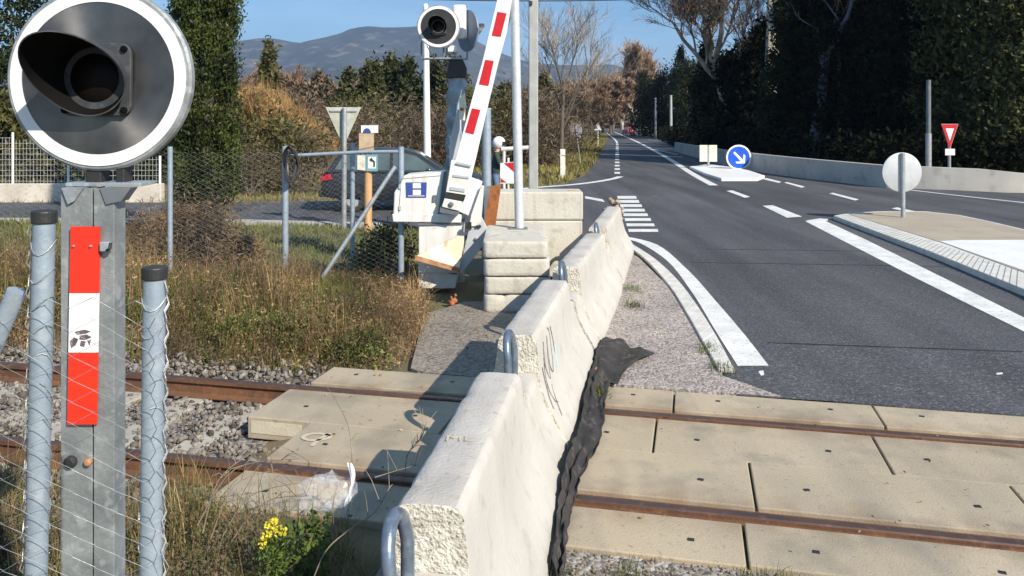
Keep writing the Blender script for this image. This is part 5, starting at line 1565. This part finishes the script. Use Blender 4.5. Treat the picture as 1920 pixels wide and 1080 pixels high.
# lawn behind the fence
lawn = [(-14, 12.2), (-6, 12), (-3, 11.6), (-1.4, 11.4), (-1.3, 17.0), (-3, 18), (-8, 18.7), (-14, 19)]
p = scatter(lawn, 26000)
tag(blades('grass', p, rng.uniform(.05, .17, len(p)), rng.uniform(.008, .018, len(p)), .5, M['grass']), 'short patchy green and straw grass behind the fence', kind='stuff')
far_l = [(-30, 12.6), (-9, 12.4), (-9, 18.7), (-30, 18.9)]
p = scatter(far_l, 9000)
tag(blades('rough_grass', p, rng.uniform(.08, .4, len(p)), rng.uniform(.012, .03, len(p)), .5, M['grass']), 'rough grass at the far left before the side road', kind='stuff')
strip = [(-40, 22.9), (-7, 23.3), (-2.2, 24.7), (-1.5, 26), (-8, 27), (-40, 23.6)]
p = scatter(strip, 6000)
tag(blades('roadside_grass', p, rng.uniform(.05, .22, len(p)), rng.uniform(.014, .03, len(p)), .5, M['verge']), 'dry yellow grass along the far edge of the side road', kind='stuff')
# green verge left of main road
vg = [G(1010, 349), G(1062, 342), G(1100, 325), G(1121, 298), G(1133, 271), G(1141, 256), Vector((17, 170, 0)), Vector((8, 140, 0)), Vector((3.5, 90, 0)), Vector((0, 60, 0)), Vector((-3, 36, 0)), Vector((-3, 26, 0))]
p = scatter(vg, 30000)
tag(blades('verge_grass', p, rng.uniform(.08, .3, len(p)), rng.uniform(.03, .09, len(p)), .5, M['verge']), 'sunlit grass verge left of the main road', kind='stuff')
# foreground weeds on the near side of the track
fg = [T(-6, -1.3), T(-1.9, -1.0), T(-1.55, -1.3), T(-.75, -1.45), (-.5, 3.9), (-.75, 2.4), (-4, 2.4)]
p = scatter(fg, 30000); nz = pnoise(p, 1.1, 9)
keep = rng.random(len(p)) < np.clip(.6 + nz, .15, 1); p = p[keep]
tag(blades('foreground_grass', p, rng.uniform(.10, .42, len(p)), rng.uniform(.003, .007, len(p)), .7, leafmat('foreground blade', [(.10, .13, .035), (.24, .17, .09), (.08, .09, .03), (.33, .25, .14), (.15, .10, .06)], .2)), 'tangled dry and green grass in the left foreground', kind='stuff')
p = scatter([T(-3.4, -1.6), T(-1.4, -1.45), T(-.8, -1.75), (-.75, 3.3), (-2.6, 3.4)], 14000); p[:, 2] += rng.beta(1.3, 3, len(p)) * .3
V, F = leaf_quads(p, rand_dir(len(p), .3) * rng.uniform(.006, .018, (len(p), 1)))
tag(npmesh('foreground_leaves', V, F, mats=leafmat('foreground leaf', [(.06, .085, .025), (.11, .13, .035), (.16, .11, .07), (.22, .16, .10)], .2)), 'small dark leaves among the foreground grass', kind='stuff')
# strip weeds at bottom right and by the barrier foot
p = scatter([T(-.1, -1.45), T(4, -1.42), T(4, -1.9), T(-.1, -2.1)], 700, -.01); nz = pnoise(p, 2.2, 5); p = p[nz > .08]
p = p[rng.integers(0, len(p), 3000)] + np.column_stack([rng.normal(0, .04, 3000), rng.normal(0, .04, 3000), np.zeros(3000)])
tag(blades('edge_weeds', p, rng.uniform(.02, .09, len(p)), rng.uniform(.003, .006, len(p)), .8, M['weedg']), 'sparse green weeds at the edge of the near slabs', kind='stuff')
pp_ = []
for px, py, s_ in ((1187, 545, .08), (1186, 575, .06), (1330, 660, .06), (1352, 695, .05), (1120, 742, .04)):
    c = G(px, py); pp_.append(np.column_stack([rng.normal(c.x, s_, 130), rng.normal(c.y, s_ * 1.6, 130), np.zeros(130)]))
p = np.concatenate(pp_)
tag(blades('verge_weeds', p, rng.uniform(.03, .12, len(p)), rng.uniform(.004, .009, len(p)), .9, M['weedg']), 'small weed tufts in the pink gravel', kind='stuff')
# dry leaves and litter blown about
n = 520
q = np.concatenate([scatter([T(-2, -1.3), T(-.3, -1.3), T(-.1, 1.3), T(-2, 1.3)], 110, .006), scatter([G(800, 590), G(880, 570), (.1, 8.4), (-.1, 7.0), G(775, 690)], 190, .008), scatter([T(.3, -1.3), T(4, -1.3), T(4, 1.3), T(.5, 1.3)], 60, .006), scatter([(x_[0], x_[1]) for x_ in vp], 110, .014), scatter([T(0, -1.4), T(4, -1.4), T(4, -1.7), T(0, -1.7)], 50, .004)])
dd_ = rand_dir(len(q)); dd_[:, 2] *= .25
V, F = leaf_quads(q + np.array([0, 0, .004]), dd_ * rng.uniform(.006, .02, (len(q), 1)), .55)
tag(npmesh('leaf_litter', V, F, mats=leafmat('litter', [(.22, .14, .07), (.32, .21, .11), (.14, .09, .05), (.38, .3, .19)], .1)), 'dry leaf litter scattered on gravel and slabs', kind='stuff')
# long dry stalks arching over the slabs
def stalk(pts, r, label, twigs=0):
    q = crom([Vector(a) for a in pts], 6)
    mb = MB(); mb.tube(q, list(np.linspace(r, r * .4, len(q))), 5)
    for k in range(twigs):
        i = random.randrange(len(q) // 3, len(q) - 1); b = q[i]
        e = b + Vector((random.uniform(-.12, .12), random.uniform(-.1, .1), random.uniform(.03, .18)))
        mb.tube([b, b.lerp(e, .5) + Vector((0, 0, .02)), e], [r * .5, r * .4, r * .25], 4)
    tag(mb.build('dry_stalk', M['twig_pale'], origin=q[0]), label, 'dry stalk')
stalk([P(575, 1120, 3.6), P(610, 1035, 3.6), P(660, 990, 3.62), P(703, 960, 3.65), P(730, 915, 3.7), P(738, 908, 3.75)], .004, 'pale bent dry stalk rising beside the foreground barrier loop', 3)
stalk([P(703, 895, 3.7), P(745, 882, 3.72), P(782, 872, 3.75)], .0032, 'thin dry stalk touching the foreground barrier', 4)
stalk([G(655, 905, -.1), P(660, 860, 4.9), P(650, 790, 5.0), P(610, 720, 5.1)], .0035, 'thin tall dry stalk above the plastic bag', 2)
stalk([G(760, 880), P(765, 850, 4.6), P(790, 820, 4.6), P(800, 790, 4.6)], .004, 'reddish dry weed standing in the barrier shadow', 9)
for k, (x0_, y0_, x1_, y1_, x2_, y2_) in enumerate(((395, 1010, 440, 910, 520, 880), (415, 1010, 470, 930, 560, 905), (380, 1000, 410, 900, 470, 850), (430, 1020, 500, 940, 600, 930), (370, 985, 440, 880, 560, 860))):
    stalk([P(x0_, y0_, 4.3), P(x1_, y1_, 4.4), P(x2_, y2_, 4.55)], .004, ['dry arching stalk lowest over the near left slab', 'dry arching stalk ending just left of the plastic bag', 'short steep dry stalk by the near rail', 'dry arching stalk passing under the plastic bag', 'longest dry arching stalk over the near left slab'][k], 5)
# yellow flowering plant
fl = thing('flowering_plant', 'yellow flowering green plant in the left foreground grass', 'plant', G(515, 1075, -.17))
c = P(515, 1010, 4.05)
n = 1100; q = np.column_stack([rng.normal(c.x, .042, n), rng.normal(c.y, .04, n), rng.uniform(-.15, c.z + .01, n)])
V, F = leaf_quads(q, rand_dir(n, .3) * rng.uniform(.007, .018, (n, 1)), .4); npmesh('leaves', V, F, mats=M['leafbr'], parent=fl)
for k in range(8):
    fc = (c.x + rng.normal(0, .032), c.y + rng.normal(0, .03), c.z + rng.uniform(.0, .09)); n = 26
    q = np.array(fc) + rng.normal(0, .011, (n, 3))
    V, F = leaf_quads(q, rand_dir(n, .6) * rng.uniform(.006, .011, (n, 1)), .7); npmesh('flower', V, F, mats=M['yellow'], parent=fl)
sb = thing('leafy_shrub', 'small dark green plant right of the yellow flowers', 'plant', G(580, 1070, -.17))
c = P(582, 1000, 4.15); n = 600; q = np.column_stack([rng.normal(c.x, .06, n), rng.normal(c.y, .06, n), rng.uniform(-.15, c.z + .08, n)])
V, F = leaf_quads(q, rand_dir(n, .3) * rng.uniform(.01, .026, (n, 1)), .5); npmesh('leaves', V, F, mats=M['leafbr'], parent=sb)
mb = MB(); mb.tube([(c.x, c.y, -.2), (c.x, c.y, c.z)], .006, 5); mb.build('stem', M['twig'], sb)
# clear plastic bag
bv, bq = [], []
nb_, nr_ = 26, 14
cb_ = P(612, 925, 4.55)
for i in range(nr_):
    t_ = i / (nr_ - 1); a0 = math.pi * t_
    for j in range(nb_):
        a = 2 * math.pi * j / nb_
        f = 1 + .5 * mnoise.fractal(Vector((math.cos(a) * 1.4, math.sin(a) * 1.4, t_ * 3.0)), 1, 2, 3) + .22 * abs(mnoise.noise(Vector((math.cos(a) * 4, math.sin(a) * 4, t_ * 6))))
        bv.append(cb_ + Vector((math.sin(a0) * math.cos(a) * .15 * f, math.sin(a0) * math.sin(a) * .12 * f, -math.cos(a0) * .08 * f)))
for i in range(nr_ - 1):
    for j in range(nb_): bq.append((i * nb_ + j, i * nb_ + (j + 1) % nb_, (i + 1) * nb_ + (j + 1) % nb_, (i + 1) * nb_ + j))
bag = thing('plastic_bag', 'crumpled clear plastic bag lying beside the near rail', 'plastic bag', (cb_.x, cb_.y, 0))
MB().add(bv, bq).build('bag_body', M['film'], bag, smooth=False)
hb = [P(655, 868, 4.5), P(640, 905, 4.5), P(668, 930, 4.5), P(655, 960, 4.45)]
mb = MB(); w_ = []
for i in range(18):
    t_ = i / 17; c = P(655 + 6 * math.sin(t_ * 5), 868 + 100 * t_, 4.52)
    for j in range(5): w_.append(c + Vector(((j - 2) * .0065 * (1 + .35 * math.sin(i * .6)), .007 * math.sin(j * 1.6 + i * .5), 0)))
mb.add(w_, [(i * 5 + j, i * 5 + j + 1, i * 5 + j + 6, i * 5 + j + 5) for i in range(17) for j in range(4)]); mb.build('bag_fold', pm('white film', (.8, .81, .84), (.7, .72, .76), 30, .2), bag)

# ---------------------------------------------------------------- trees
def crown_mesh(name, kind, h, r, n, leaf, mat, parent=None, z0=.0, nclump=90, up=.6, spread=.16, ratio=.42):
    """leaf cloud: clumps through the crown volume, leaves round each clump"""
    t = rng.uniform(0, 1, nclump) ** .9; a = rng.uniform(0, 2 * np.pi, nclump)
    if kind == 'column': rad = r * np.clip(np.minimum(1, (1 - t) * 4.0) * np.minimum(1, .7 + t * 4), .05, 1)
    elif kind == 'cone': rad = r * np.clip(1.05 - t, .04, 1) ** .75
    else: rad = r * np.sqrt(np.clip(1 - (2 * t - 1) ** 2, .05, 1)) * rng.uniform(.75, 1.15, nclump)
    rr = rad * np.sqrt(rng.uniform(.25, 1, nclump))
    C = np.column_stack([rr * np.cos(a), rr * np.sin(a), z0 + t * (h - z0)])
    cs = rng.uniform(.5, 1.3, nclump) * spread * max(r, .8)
    k = rng.integers(0, nclump, n)
    c = C[k] + rng.normal(size=(n, 3)) * cs[k][:, None] * np.array([1, 1, 1.25])
    c[:, 2] = np.clip(c[:, 2], z0 * .9, None)
    out = c.copy(); out[:, 2] = 0; out /= (np.linalg.norm(out, axis=1, keepdims=True) + .3)
    d = rng.normal(size=(n, 3)) * .7 + out * .7; d[:, 2] += up; d /= np.linalg.norm(d, axis=1, keepdims=True)
    V, F = leaf_quads(c, d * leaf * rng.uniform(.6, 1.3, (n, 1)), ratio)
    return npmesh(name, V, F, mats=mat, parent=parent) if parent is None else npmesh(name, V + np.array(parent.location), F, mats=mat, parent=parent)
def ever_tree(name, label, cat, loc, kind, h, r, n, leaf, mat, z0=.2, group=None, nclump=90, up=.6, tr=.14, spread=.16):
    t = thing(name, label, cat, loc, group)
    crown_mesh('crown', kind, h, r, n, leaf, mat, t, z0, nclump, up, spread)
    L0 = Vector(loc)
    MB().tube([L0 + Vector((0, 0, -.1)), L0 + Vector((.05, 0, h * .4)), L0 + Vector((0, .05, h * .85))], [tr, tr * .7, tr * .2], 8).build('trunk', M['bark'], t, smooth=True)
    return t
# the tall clipped cypress left of centre
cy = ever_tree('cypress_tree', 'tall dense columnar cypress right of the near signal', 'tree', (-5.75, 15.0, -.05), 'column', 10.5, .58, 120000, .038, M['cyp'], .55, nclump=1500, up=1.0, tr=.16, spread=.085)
n = 2600; q = np.column_stack([rng.normal(-5.7, .33, n), rng.normal(14.9, .33, n), rng.uniform(-.05, .95, n)])
V, F = leaf_quads(q, rand_dir(n, .4) * rng.uniform(.03, .08, (n, 1)), .12); npmesh('dead_skirt', V, F, mats=M['dead'], parent=cy)
def shrub(px, pyb, Y, w, h, n, leaf, mat, label, name='shrub', cat='shrub'):
    X = (px - 960) / FPX * Y
    t = thing(name, label, cat, (X, Y, -.05))
    crown_mesh('foliage', 'round', h * .9, w, n, leaf, mat, t, .0, 60, .4, min(.28, .13 * h / max(w, .8)), ratio=.12 if mat in (M['shrubb'], M['dead']) else .42)
    sm_ = MB()
    for k in range(7):
        a = k * .9; sm_.tube([Vector((X, Y, -.1)), Vector((X + math.cos(a) * w * .5, Y + math.sin(a) * w * .5, h * .6))], [.02, .006], 4)
    sm_.build('stems', M['bark'], t)
    return t
shrub(270, 460, 14.2, .42, .75, 2600, .05, M['dead'], 'brown leafless bush left of the tall cypress')
shrub(345, 520, 12.9, .42, 1.05, 5200, .06, M['dead'], 'tangled brown brush left in front of the cypress foot')
shrub(400, 520, 12.7, .45, .95, 5200, .06, M['shrubb'], 'tangled grey brown brush right in front of the cypress foot')
shrub(450, 520, 12.4, .36, .62, 3200, .05, M['dead'], 'low brown brush right of the cypress foot')
shrub(720, 480, 12.2, .45, .72, 2600, .035, M['shrubg'], 'low dark green shrub behind the fence beside the barrier machine')
shrub(500, 380, 28, 2.2, 2.5, 5000, .10, M['shrubg'], 'dark green shrub below the tan reeds')
shrub(575, 380, 27, 1.5, 2.0, 3600, .09, M['shrubb'], 'brown shrub behind the dark car\'s rear end')
shrub(470, 370, 25.6, 1.1, 1.5, 3000, .08, M['shrubb'], 'brown bramble bush right of the tall cypress')
for px, Y, w, h, m_, lab in ((620, 42, 3.0, 3.2, 'shrubb', 'brown bare thicket behind the inverted triangle sign'), (740, 43, 3.4, 3.6, 'shrubb', 'brown bare thicket left of the white telephone pole'), (850, 42, 2.6, 3.4, 'shrubb', 'brown bare thicket right of the white telephone pole'), (680, 55, 3.2, 4.4, 'shrubg', 'olive shrub behind the brown thickets'),
                            (930, 46, 2.4, 4.2, 'shrubg', 'olive bush behind the raised arm'), (1012, 44, 1.8, 4.2, 'shrubb', 'brown bush behind the concrete utility pole'), (1060, 62, 3.0, 5.0, 'shrubb', 'brown bush behind the young bare tree'), (975, 60, 3.0, 5.2, 'shrubb', 'tall brown thicket between the two poles'),
                            (560, 40, 2.4, 3.6, 'shrubb', 'brown thicket right of the tan reeds')):
    shrub(px, 300, Y, w, h * .92, 8000 if m_ == 'shrubb' else 5000, .17 if m_ == 'shrubb' else .12, M[m_], lab)
# reeds
rc = np.column_stack([rng.uniform(-12.6, -7.6, 5200), rng.uniform(31.5, 35, 5200), np.full(5200, -.05)])
hr = 3.75 + .45 * np.sin(rc[:, 0] * 1.1) + .7 * pnoise(rc, .8, 6) - np.clip((rc[:, 0] + 10.2), 0, 3) * .75
o = blades('reed_bed', rc, hr * rng.uniform(.72, 1.08, 5200), rng.uniform(.03, .07, 5200), 0.2, M['reed'])
tag(o, 'tall tan dry reed bed beyond the side road', kind='stuff')
q = np.column_stack([rng.uniform(-12.6, -7.6, 12000), rng.uniform(31, 35, 12000), np.zeros(12000)]); q[:, 2] = rng.uniform(.25, 1.02, 12000) * (3.7 - np.clip(q[:, 0] + 10.2, 0, 3) * .75)
V, F = leaf_quads(q, rand_dir(12000, .5) * rng.uniform(.10, .28, (12000, 1)), .10)
tag(npmesh('reed_leaves', V, F, mats=M['reed']), 'long dry leaves of the tan reeds', kind='stuff')
# evergreen row in the middle distance
for i, (px, yt, Y, r, kd, m_, lab) in enumerate(((505, 80, 62, 1.2, 'cone', 'shrubg', 'thin brownish conifer above the tan reeds'), (652, 138, 66, 1.7, 'cone', 'ever_lit', 'leftmost low conifer of the row behind the triangle sign'), (698, 122, 66, 2.2, 'cone', 'ever_lit', 'broad conifer above the trail post'), (735, 116, 68, 1.9, 'cone', 'ever_lit', 'conifer midway between trail post and telephone pole'), (768, 118, 66, 1.9, 'cone', 'ever_mid', 'dark conifer just left of the telephone pole'), (815, 120, 66, 1.7, 'cone', 'ever_mid', 'dark conifer behind the distant signal'), (848, 110, 64, 1.5, 'column', 'ever_lit', 'conifer behind the wrapped signal mast'), (598, 142, 70, 1.6, 'round', 'shrubb', 'brown rounded tree right of the reeds'), (950, 165, 70, 1.6, 'round', 'ever_lit', 'dark bush tree right of the raised arm'), (1020, 140, 75, .9, 'column', 'shrubg', 'narrow olive cypress right of the utility pole'))):
    h = CAM_H + (HZ - yt) / FPX * Y
    ever_tree('conifer_tree', lab, 'tree', ((px - 960) / FPX * Y, Y, -.05), kd, h, r, 3600, .24, M[m_], .2, 'trees in the middle distance')
# trees at far left behind the white fence
for px, Y, h, r, kd, m_, lab in ((20, 33, 8.4, 1.9, 'round', 'ever', 'dark tree at the top left corner behind the signal'), (-60, 30, 6.5, 1.9, 'round', 'ever', 'dark tree at the far left edge'), (90, 31, 2.9, 1.8, 'round', 'shrubg', 'green bush behind the white wire fence'), (190, 31, 2.6, 1.8, 'round', 'shrubg', 'low green bush behind the white fence under the signal'), (265, 30, 2.6, 1.3, 'round', 'ever', 'dark bush between the white fence and the cypress'), (8, 28, 3.2, 1.0, 'round', 'shrubg', 'bright bush left of the white fence post')):
    ever_tree('garden_tree', lab, 'tree', ((px - 960) / FPX * Y, Y, -.05), kd, h, r, 6000, .12, M[m_], .1, 'trees behind the white fence', nclump=110)

# dark evergreen row along the right of the road
big = [(1205, 136, 150, 2.6, 'cone', 'dark conifer leftmost in the right hand tree row'), (1238, 150, 136, 3.2, 'round', 'rounded dark tree behind the thin roadside poles'), (1276, 90, 126, 1.5, 'column', 'slim pointed cypress, left of the two'), (1300, 122, 122, 2.8, 'round', 'dark tree between the two pointed cypresses'), (1222, 158, 144, 3.0, 'round', 'low rounded dark tree under the leftmost conifer'), (1256, 128, 130, 3.0, 'round', 'rounded dark tree behind the taller thin pole'), (1288, 118, 117, 3.0, 'round', 'broad dark tree left of the second pointed cypress'), (1336, 116, 84, 2.6, 'round', 'broad dark tree right of the second pointed cypress'), (1319, 84, 68, 1.0, 'cone', 'slim pointed cypress, right of the two'), (1350, 112, 62, 2.0, 'round', 'dark tree above the cream square sign'), (1392, 92, 56, 1.9, 'round', 'dark tree above the blue arrow sign'), (1432, 50, 52, 1.8, 'cone', 'dark tree below the left plane tree trunk'),
       (1478, -20, 47, 1.9, 'cone', 'dark tree just right of the plane trees'), (1520, -90, 44, 2.0, 'cone', 'tall dark tree behind the pale trunk'), (1572, -130, 41, 2.1, 'cone', 'tall dark tree in the middle of the shaded row'), (1625, -160, 38, 2.1, 'column', 'tall dark tree left of the round sign back'), (1680, -180, 36, 2.1, 'column', 'tall dark tree above the round sign back'), (1738, -200, 34, 2.0, 'column', 'tall dark tree behind the shaded utility pole'), (1800, -200, 32.5, 1.9, 'column', 'tall half lit tree behind the give way sign'), (1862, -220, 31, 1.9, 'column', 'tall half lit tree right of the give way sign'), (1930, -220, 29.5, 1.9, 'column', 'tall half lit tree at the right picture edge')]
protos = {}
for i, (px, yt, Y, r, kd, lab) in enumerate(big):
    if px > 1600: Y *= 1.09
    h = CAM_H + (HZ - yt) / FPX * Y
    X = (px - 960) / FPX * Y
    near = Y < 50
    ever_tree('evergreen_tree', lab, 'tree', (X, Y, -.05), kd, h, r, 17000 if near else 6000, .14 if near else .2, M['ever_lit'] if px > 1780 else M['ever_shade'] if i % 3 else M['ever'], .1, 'dark trees along the right roadside', nclump=260 if near else 120, spread=.15 if near else .17)  # leaf copy by place: bright where sunlit, near black where shaded
# deeper trees closing the wood behind the row
for i in range(13):
    px = 1420 + i * 48; Y = 57 - i * 1.6
    ever_tree('evergreen_tree', f'{words_n[i]} dark tree from the left, deep in the shade behind the roadside row', 'tree', ((px - 960) / FPX * Y, Y, -.05), 'column', 13.5 if i > 1 else 8.5, 2.3, 6500, .2, M['ever_shade'], .0, 'trees deep in the right hand wood', nclump=160)
for i in range(9):
    px = 1500 + i * 70; Y = 68 - i * 1.2
    ever_tree('evergreen_tree', f'{words_n[i]} dark tree from the left, hindmost in the right hand wood', 'tree', ((px - 960) / FPX * Y, Y, -.05), 'column', 15, 2.9, 4500, .3, M['ever_shade'], .0, 'hindmost trees of the right hand wood', nclump=120)
# undergrowth under the row
pth = [Vector((28.5, 150, 0)), Vector((21.5, 118, 0)), Vector((16.5, 85, 0)), Vector((14.5, 67, 0)), Vector((13.6, 50, 0)), Vector((13.2, 40, 0)), Vector((14.6, 31, 0)), Vector((17.5, 28, 0)), Vector((26, 26, 0))]
pc = crom(pth, 20)
n = 26000; k_ = rng.integers(0, len(pc), n)
base_ = np.array([[pc[i].x, pc[i].y] for i in k_])
q = np.column_stack([base_[:, 0] + .5 + np.abs(rng.normal(.9, .8, n)), base_[:, 1] + np.abs(rng.normal(0, .7, n)) + 2.0, rng.beta(1.2, 2, n) * 2.2 - .05])
V, F = leaf_quads(q, rand_dir(n, .3) * rng.uniform(.07, .17, (n, 1)), .5)
tag(npmesh('undergrowth', V, F, mats=M['ever_shade']), 'dark undergrowth below the right hand trees', kind='stuff')

def bare_tree(name, label, loc, h, seed, barkm, twigm, trunk_r, levels=5, spread=.6, first=.3, nbr=4, upb=.25, lean=(0, 0), group=None, twigr=.006, build=True, straight=.0):
    rnd = random.Random(seed)
    t = thing(name, label, 'tree', loc, group)
    L0 = Vector(loc)
    tm, cm = MB(), MB()
    def grow(p, d, L_, r, lv):
        n = 4 if lv < 3 else 3
        path = [p]; q = p; dd = d.copy()
        for i in range(n):
            wv_ = .13 if lv or not straight else .13 * (1 - straight)
            dd = (dd + Vector((rnd.gauss(0, wv_), rnd.gauss(0, wv_), rnd.gauss(0, .08) + upb * .16 * (1 if lv else .3)))).normalized()
            q = q + dd * L_ / n; path.append(q)
        r1 = max(r * (.55 if lv else .6), twigr * .6)
        rad = list(np.linspace(r, r1, n + 1))
        (tm if lv < 3 else cm).tube(path, rad, 8 if lv == 0 else 6 if lv < 2 else 4 if lv < 3 else 3, caps=False)
        if lv >= levels: return
        m_ = nbr + (2 if lv >= 2 else 0) + rnd.randint(0, 1)
        for k in range(m_):
            f = first + (1 - first) * (k + rnd.random() * .8) / m_ if lv == 0 else .25 + .75 * (k + rnd.random()) / m_
            f = min(f, 1.0); i = min(int(f * n), n - 1); b = path[i].lerp(path[i + 1], f * n - i)
            a = rnd.uniform(0, 2 * math.pi); pd = dd.orthogonal().normalized(); pd.rotate(Matrix.Rotation(a, 3, dd))
            nd = (dd * (1 - spread * .6) + pd * spread * rnd.uniform(.7, 1.25) + Vector((0, 0, upb))).normalized()
            rr = (r + (r1 - r) * f) * rnd.uniform(.42, .68)
            grow(b, nd, L_ * rnd.uniform(.42, .68) * (1.15 if lv == 0 else 1), max(rr, twigr), lv + 1)
    grow(L0 + Vector((0, 0, -.1)), Vector((lean[0], lean[1], 1)).normalized(), h * .62, trunk_r, 0)
    tm.build('trunk', barkm, t, smooth=True)
    if cm.v: cm.build('twigs', twigm, t)
    return t
# young tree with stake
yx, yy = P(1053, 320, 35).x, 35.0
bare_tree('young_tree', 'young bare tree with white stake left of the road', (yx, yy, -.05), 7.0, 3, M['bark'], M['twig_pale'], .10, 4, .52, .45, 5, .30, twigr=.007, straight=.9)
t = thing('tree_stake', 'white wooden stake against the young bare tree trunk', 'stake', (yx + .02, yy - .25, -.05))
MB().box((yx + .03, yy - .25, .55), (.22, .12, 1.25)).build('stake_body', M['offwhite'], t, bevel=.01)
MB().tube([(yx - .12, yy - .27, .9), (yx + .16, yy - .32, .92)], .03, 6).build('tie', M['tan'], t)
# plane trees on the right
bare_tree('plane_tree', 'large bare plane tree with forked pale trunk above the dark row', ((1388 - 960) / FPX * 58, 58, -.05), 15.5, 17, M['bark_pale'], M['twig'], .50, 5, .62, .45, 5, .22, lean=(-.02, 0), twigr=.012)
bare_tree('plane_tree', 'bare plane tree with thick pale trunk, right of the forked one', ((1446 - 960) / FPX * 50, 50, -.05), 19, 21, M['bark_pale'], M['twig'], .48, 4, .7, .55, 5, .2, twigr=.012)
bare_tree('plane_tree', 'plane tree with flared bluish trunk low in the shade', ((1524 - 960) / FPX * 40.5, 40.5, -.05), 13, 31, M['bark_shade'], M['twig'], .30, 3, .6, .6, 4, .25, twigr=.015)
# brown bare woods down the road
pr1 = bare_tree('poplar_tree', 'tall reddish bare poplar crown at the end of the road', ((1190 - 960) / FPX * 185, 185, -.05), 15.5, 41, M['bark_pale'], M['twig_red'], .38, 4, .5, .12, 12, .55, twigr=.07)
pr2 = bare_tree('bare_tree', 'reddish bare tree just left of the road vanishing point', ((1145 - 960) / FPX * 170, 170, -.05), 10.5, 42, M['bark'], M['twig_red'], .35, 4, .62, .12, 10, .4, twigr=.07)
dup(pr1, ((1168 - 960) / FPX * 200, 200, -.05), 1.3, .78, label='reddish bare poplar left of the tallest crown')
dup(pr1, ((1205 - 960) / FPX * 215, 215, -.05), 2.5, .92, label='reddish bare poplar overlapping the tallest crown on its right')
ords = iter(words_n + ['fourteenth', 'fifteenth', 'sixteenth'])
for i, (px, Y, sc) in enumerate(((1125, 150, .9), (1108, 135, .78), (1092, 125, .72), (1075, 112, .66), (1150, 215, 1.15), (1130, 205, 1.05), (1110, 190, .98), (1085, 165, .85), (1060, 140, .75), (1036, 120, .65), (1010, 105, .55), (985, 95, .5), (1165, 260, 1.3))):
    dup(pr2, ((px - 960) / FPX * Y, Y, -.05), i * 1.1, sc, label=f'reddish bare tree of the far roadside wood, {next(ords)} planted from the right road edge', group='bare trees of the far roadside wood')
pr3 = bare_tree('bare_tree', 'purplish bare tree above the reeds beside the thin conifer', ((480 - 960) / FPX * 75, 75, -.05), 6.6, 51, M['bark'], M['twig_red'], .15, 4, .7, .15, 8, .3, twigr=.03)
for px, Y, sc, lab in ((545, 72, .95, 'reddish bare tree right of the thin conifer'), (575, 78, .8, 'low reddish bare tree before the mountain foot'), (625, 80, .82, 'bare tree behind the inverted triangle sign'), (670, 84, .95, 'bare tree poking above the conifer row'), (460, 70, .8, 'bare tree touching the tall cypress edge'), (905, 70, .7, 'bare tree behind the raised arm'), (990, 75, .75, 'bare tree between steel pole and utility pole')):
    dup(pr3, ((px - 960) / FPX * Y, Y, -.05), px * .01, sc, label=lab)
# distant tree belt at the foot of the mountains
n = 26000
q = np.column_stack([rng.uniform(-260, 420, n), rng.uniform(380, 460, n), np.zeros(n)])
hp = 7 + 5 * np.array([mnoise.noise(Vector((a * .03, 0, 3))) for a in q[:, 0]])
q[:, 2] = rng.beta(1.4, 1.2, n) * hp
V, F = leaf_quads(q, rand_dir(n, .5) * rng.uniform(.8, 2.2, (n, 1)), .5)
tag(npmesh('distant_wood', V, F, mats=leafmat('distant wood leaf', [(.05, .06, .025), (.16, .11, .075), (.08, .08, .035), (.20, .14, .10)], .1)), 'far wood at the foot of the mountains', kind='stuff')
for px, Y, lab, nm in ((1088, 305, 'footing', 'sign_footing'),):
    pass

# ================================================================== HAZE
hz = bpy.data.materials.new('haze air'); hz.use_nodes = True
hn = hz.node_tree.nodes; hn.remove(hn['Principled BSDF'])
pv = hn.new('ShaderNodeVolumePrincipled')
pv.inputs['Color'].default_value = (.46, .63, 1.0, 1)
pv.inputs['Density'].default_value = .00016
pv.inputs['Anisotropy'].default_value = .2
hz.node_tree.links.new(pv.outputs[0], hn['Material Output'].inputs['Volume'])
zmax = float(mv[..., 2].max()) + 40
mb = MB(); mb.box((0, 4300, (zmax - 1.6) / 2), (15000, 9800, zmax + 1.6))
tag(mb.build('haze', hz), kind='stuff')
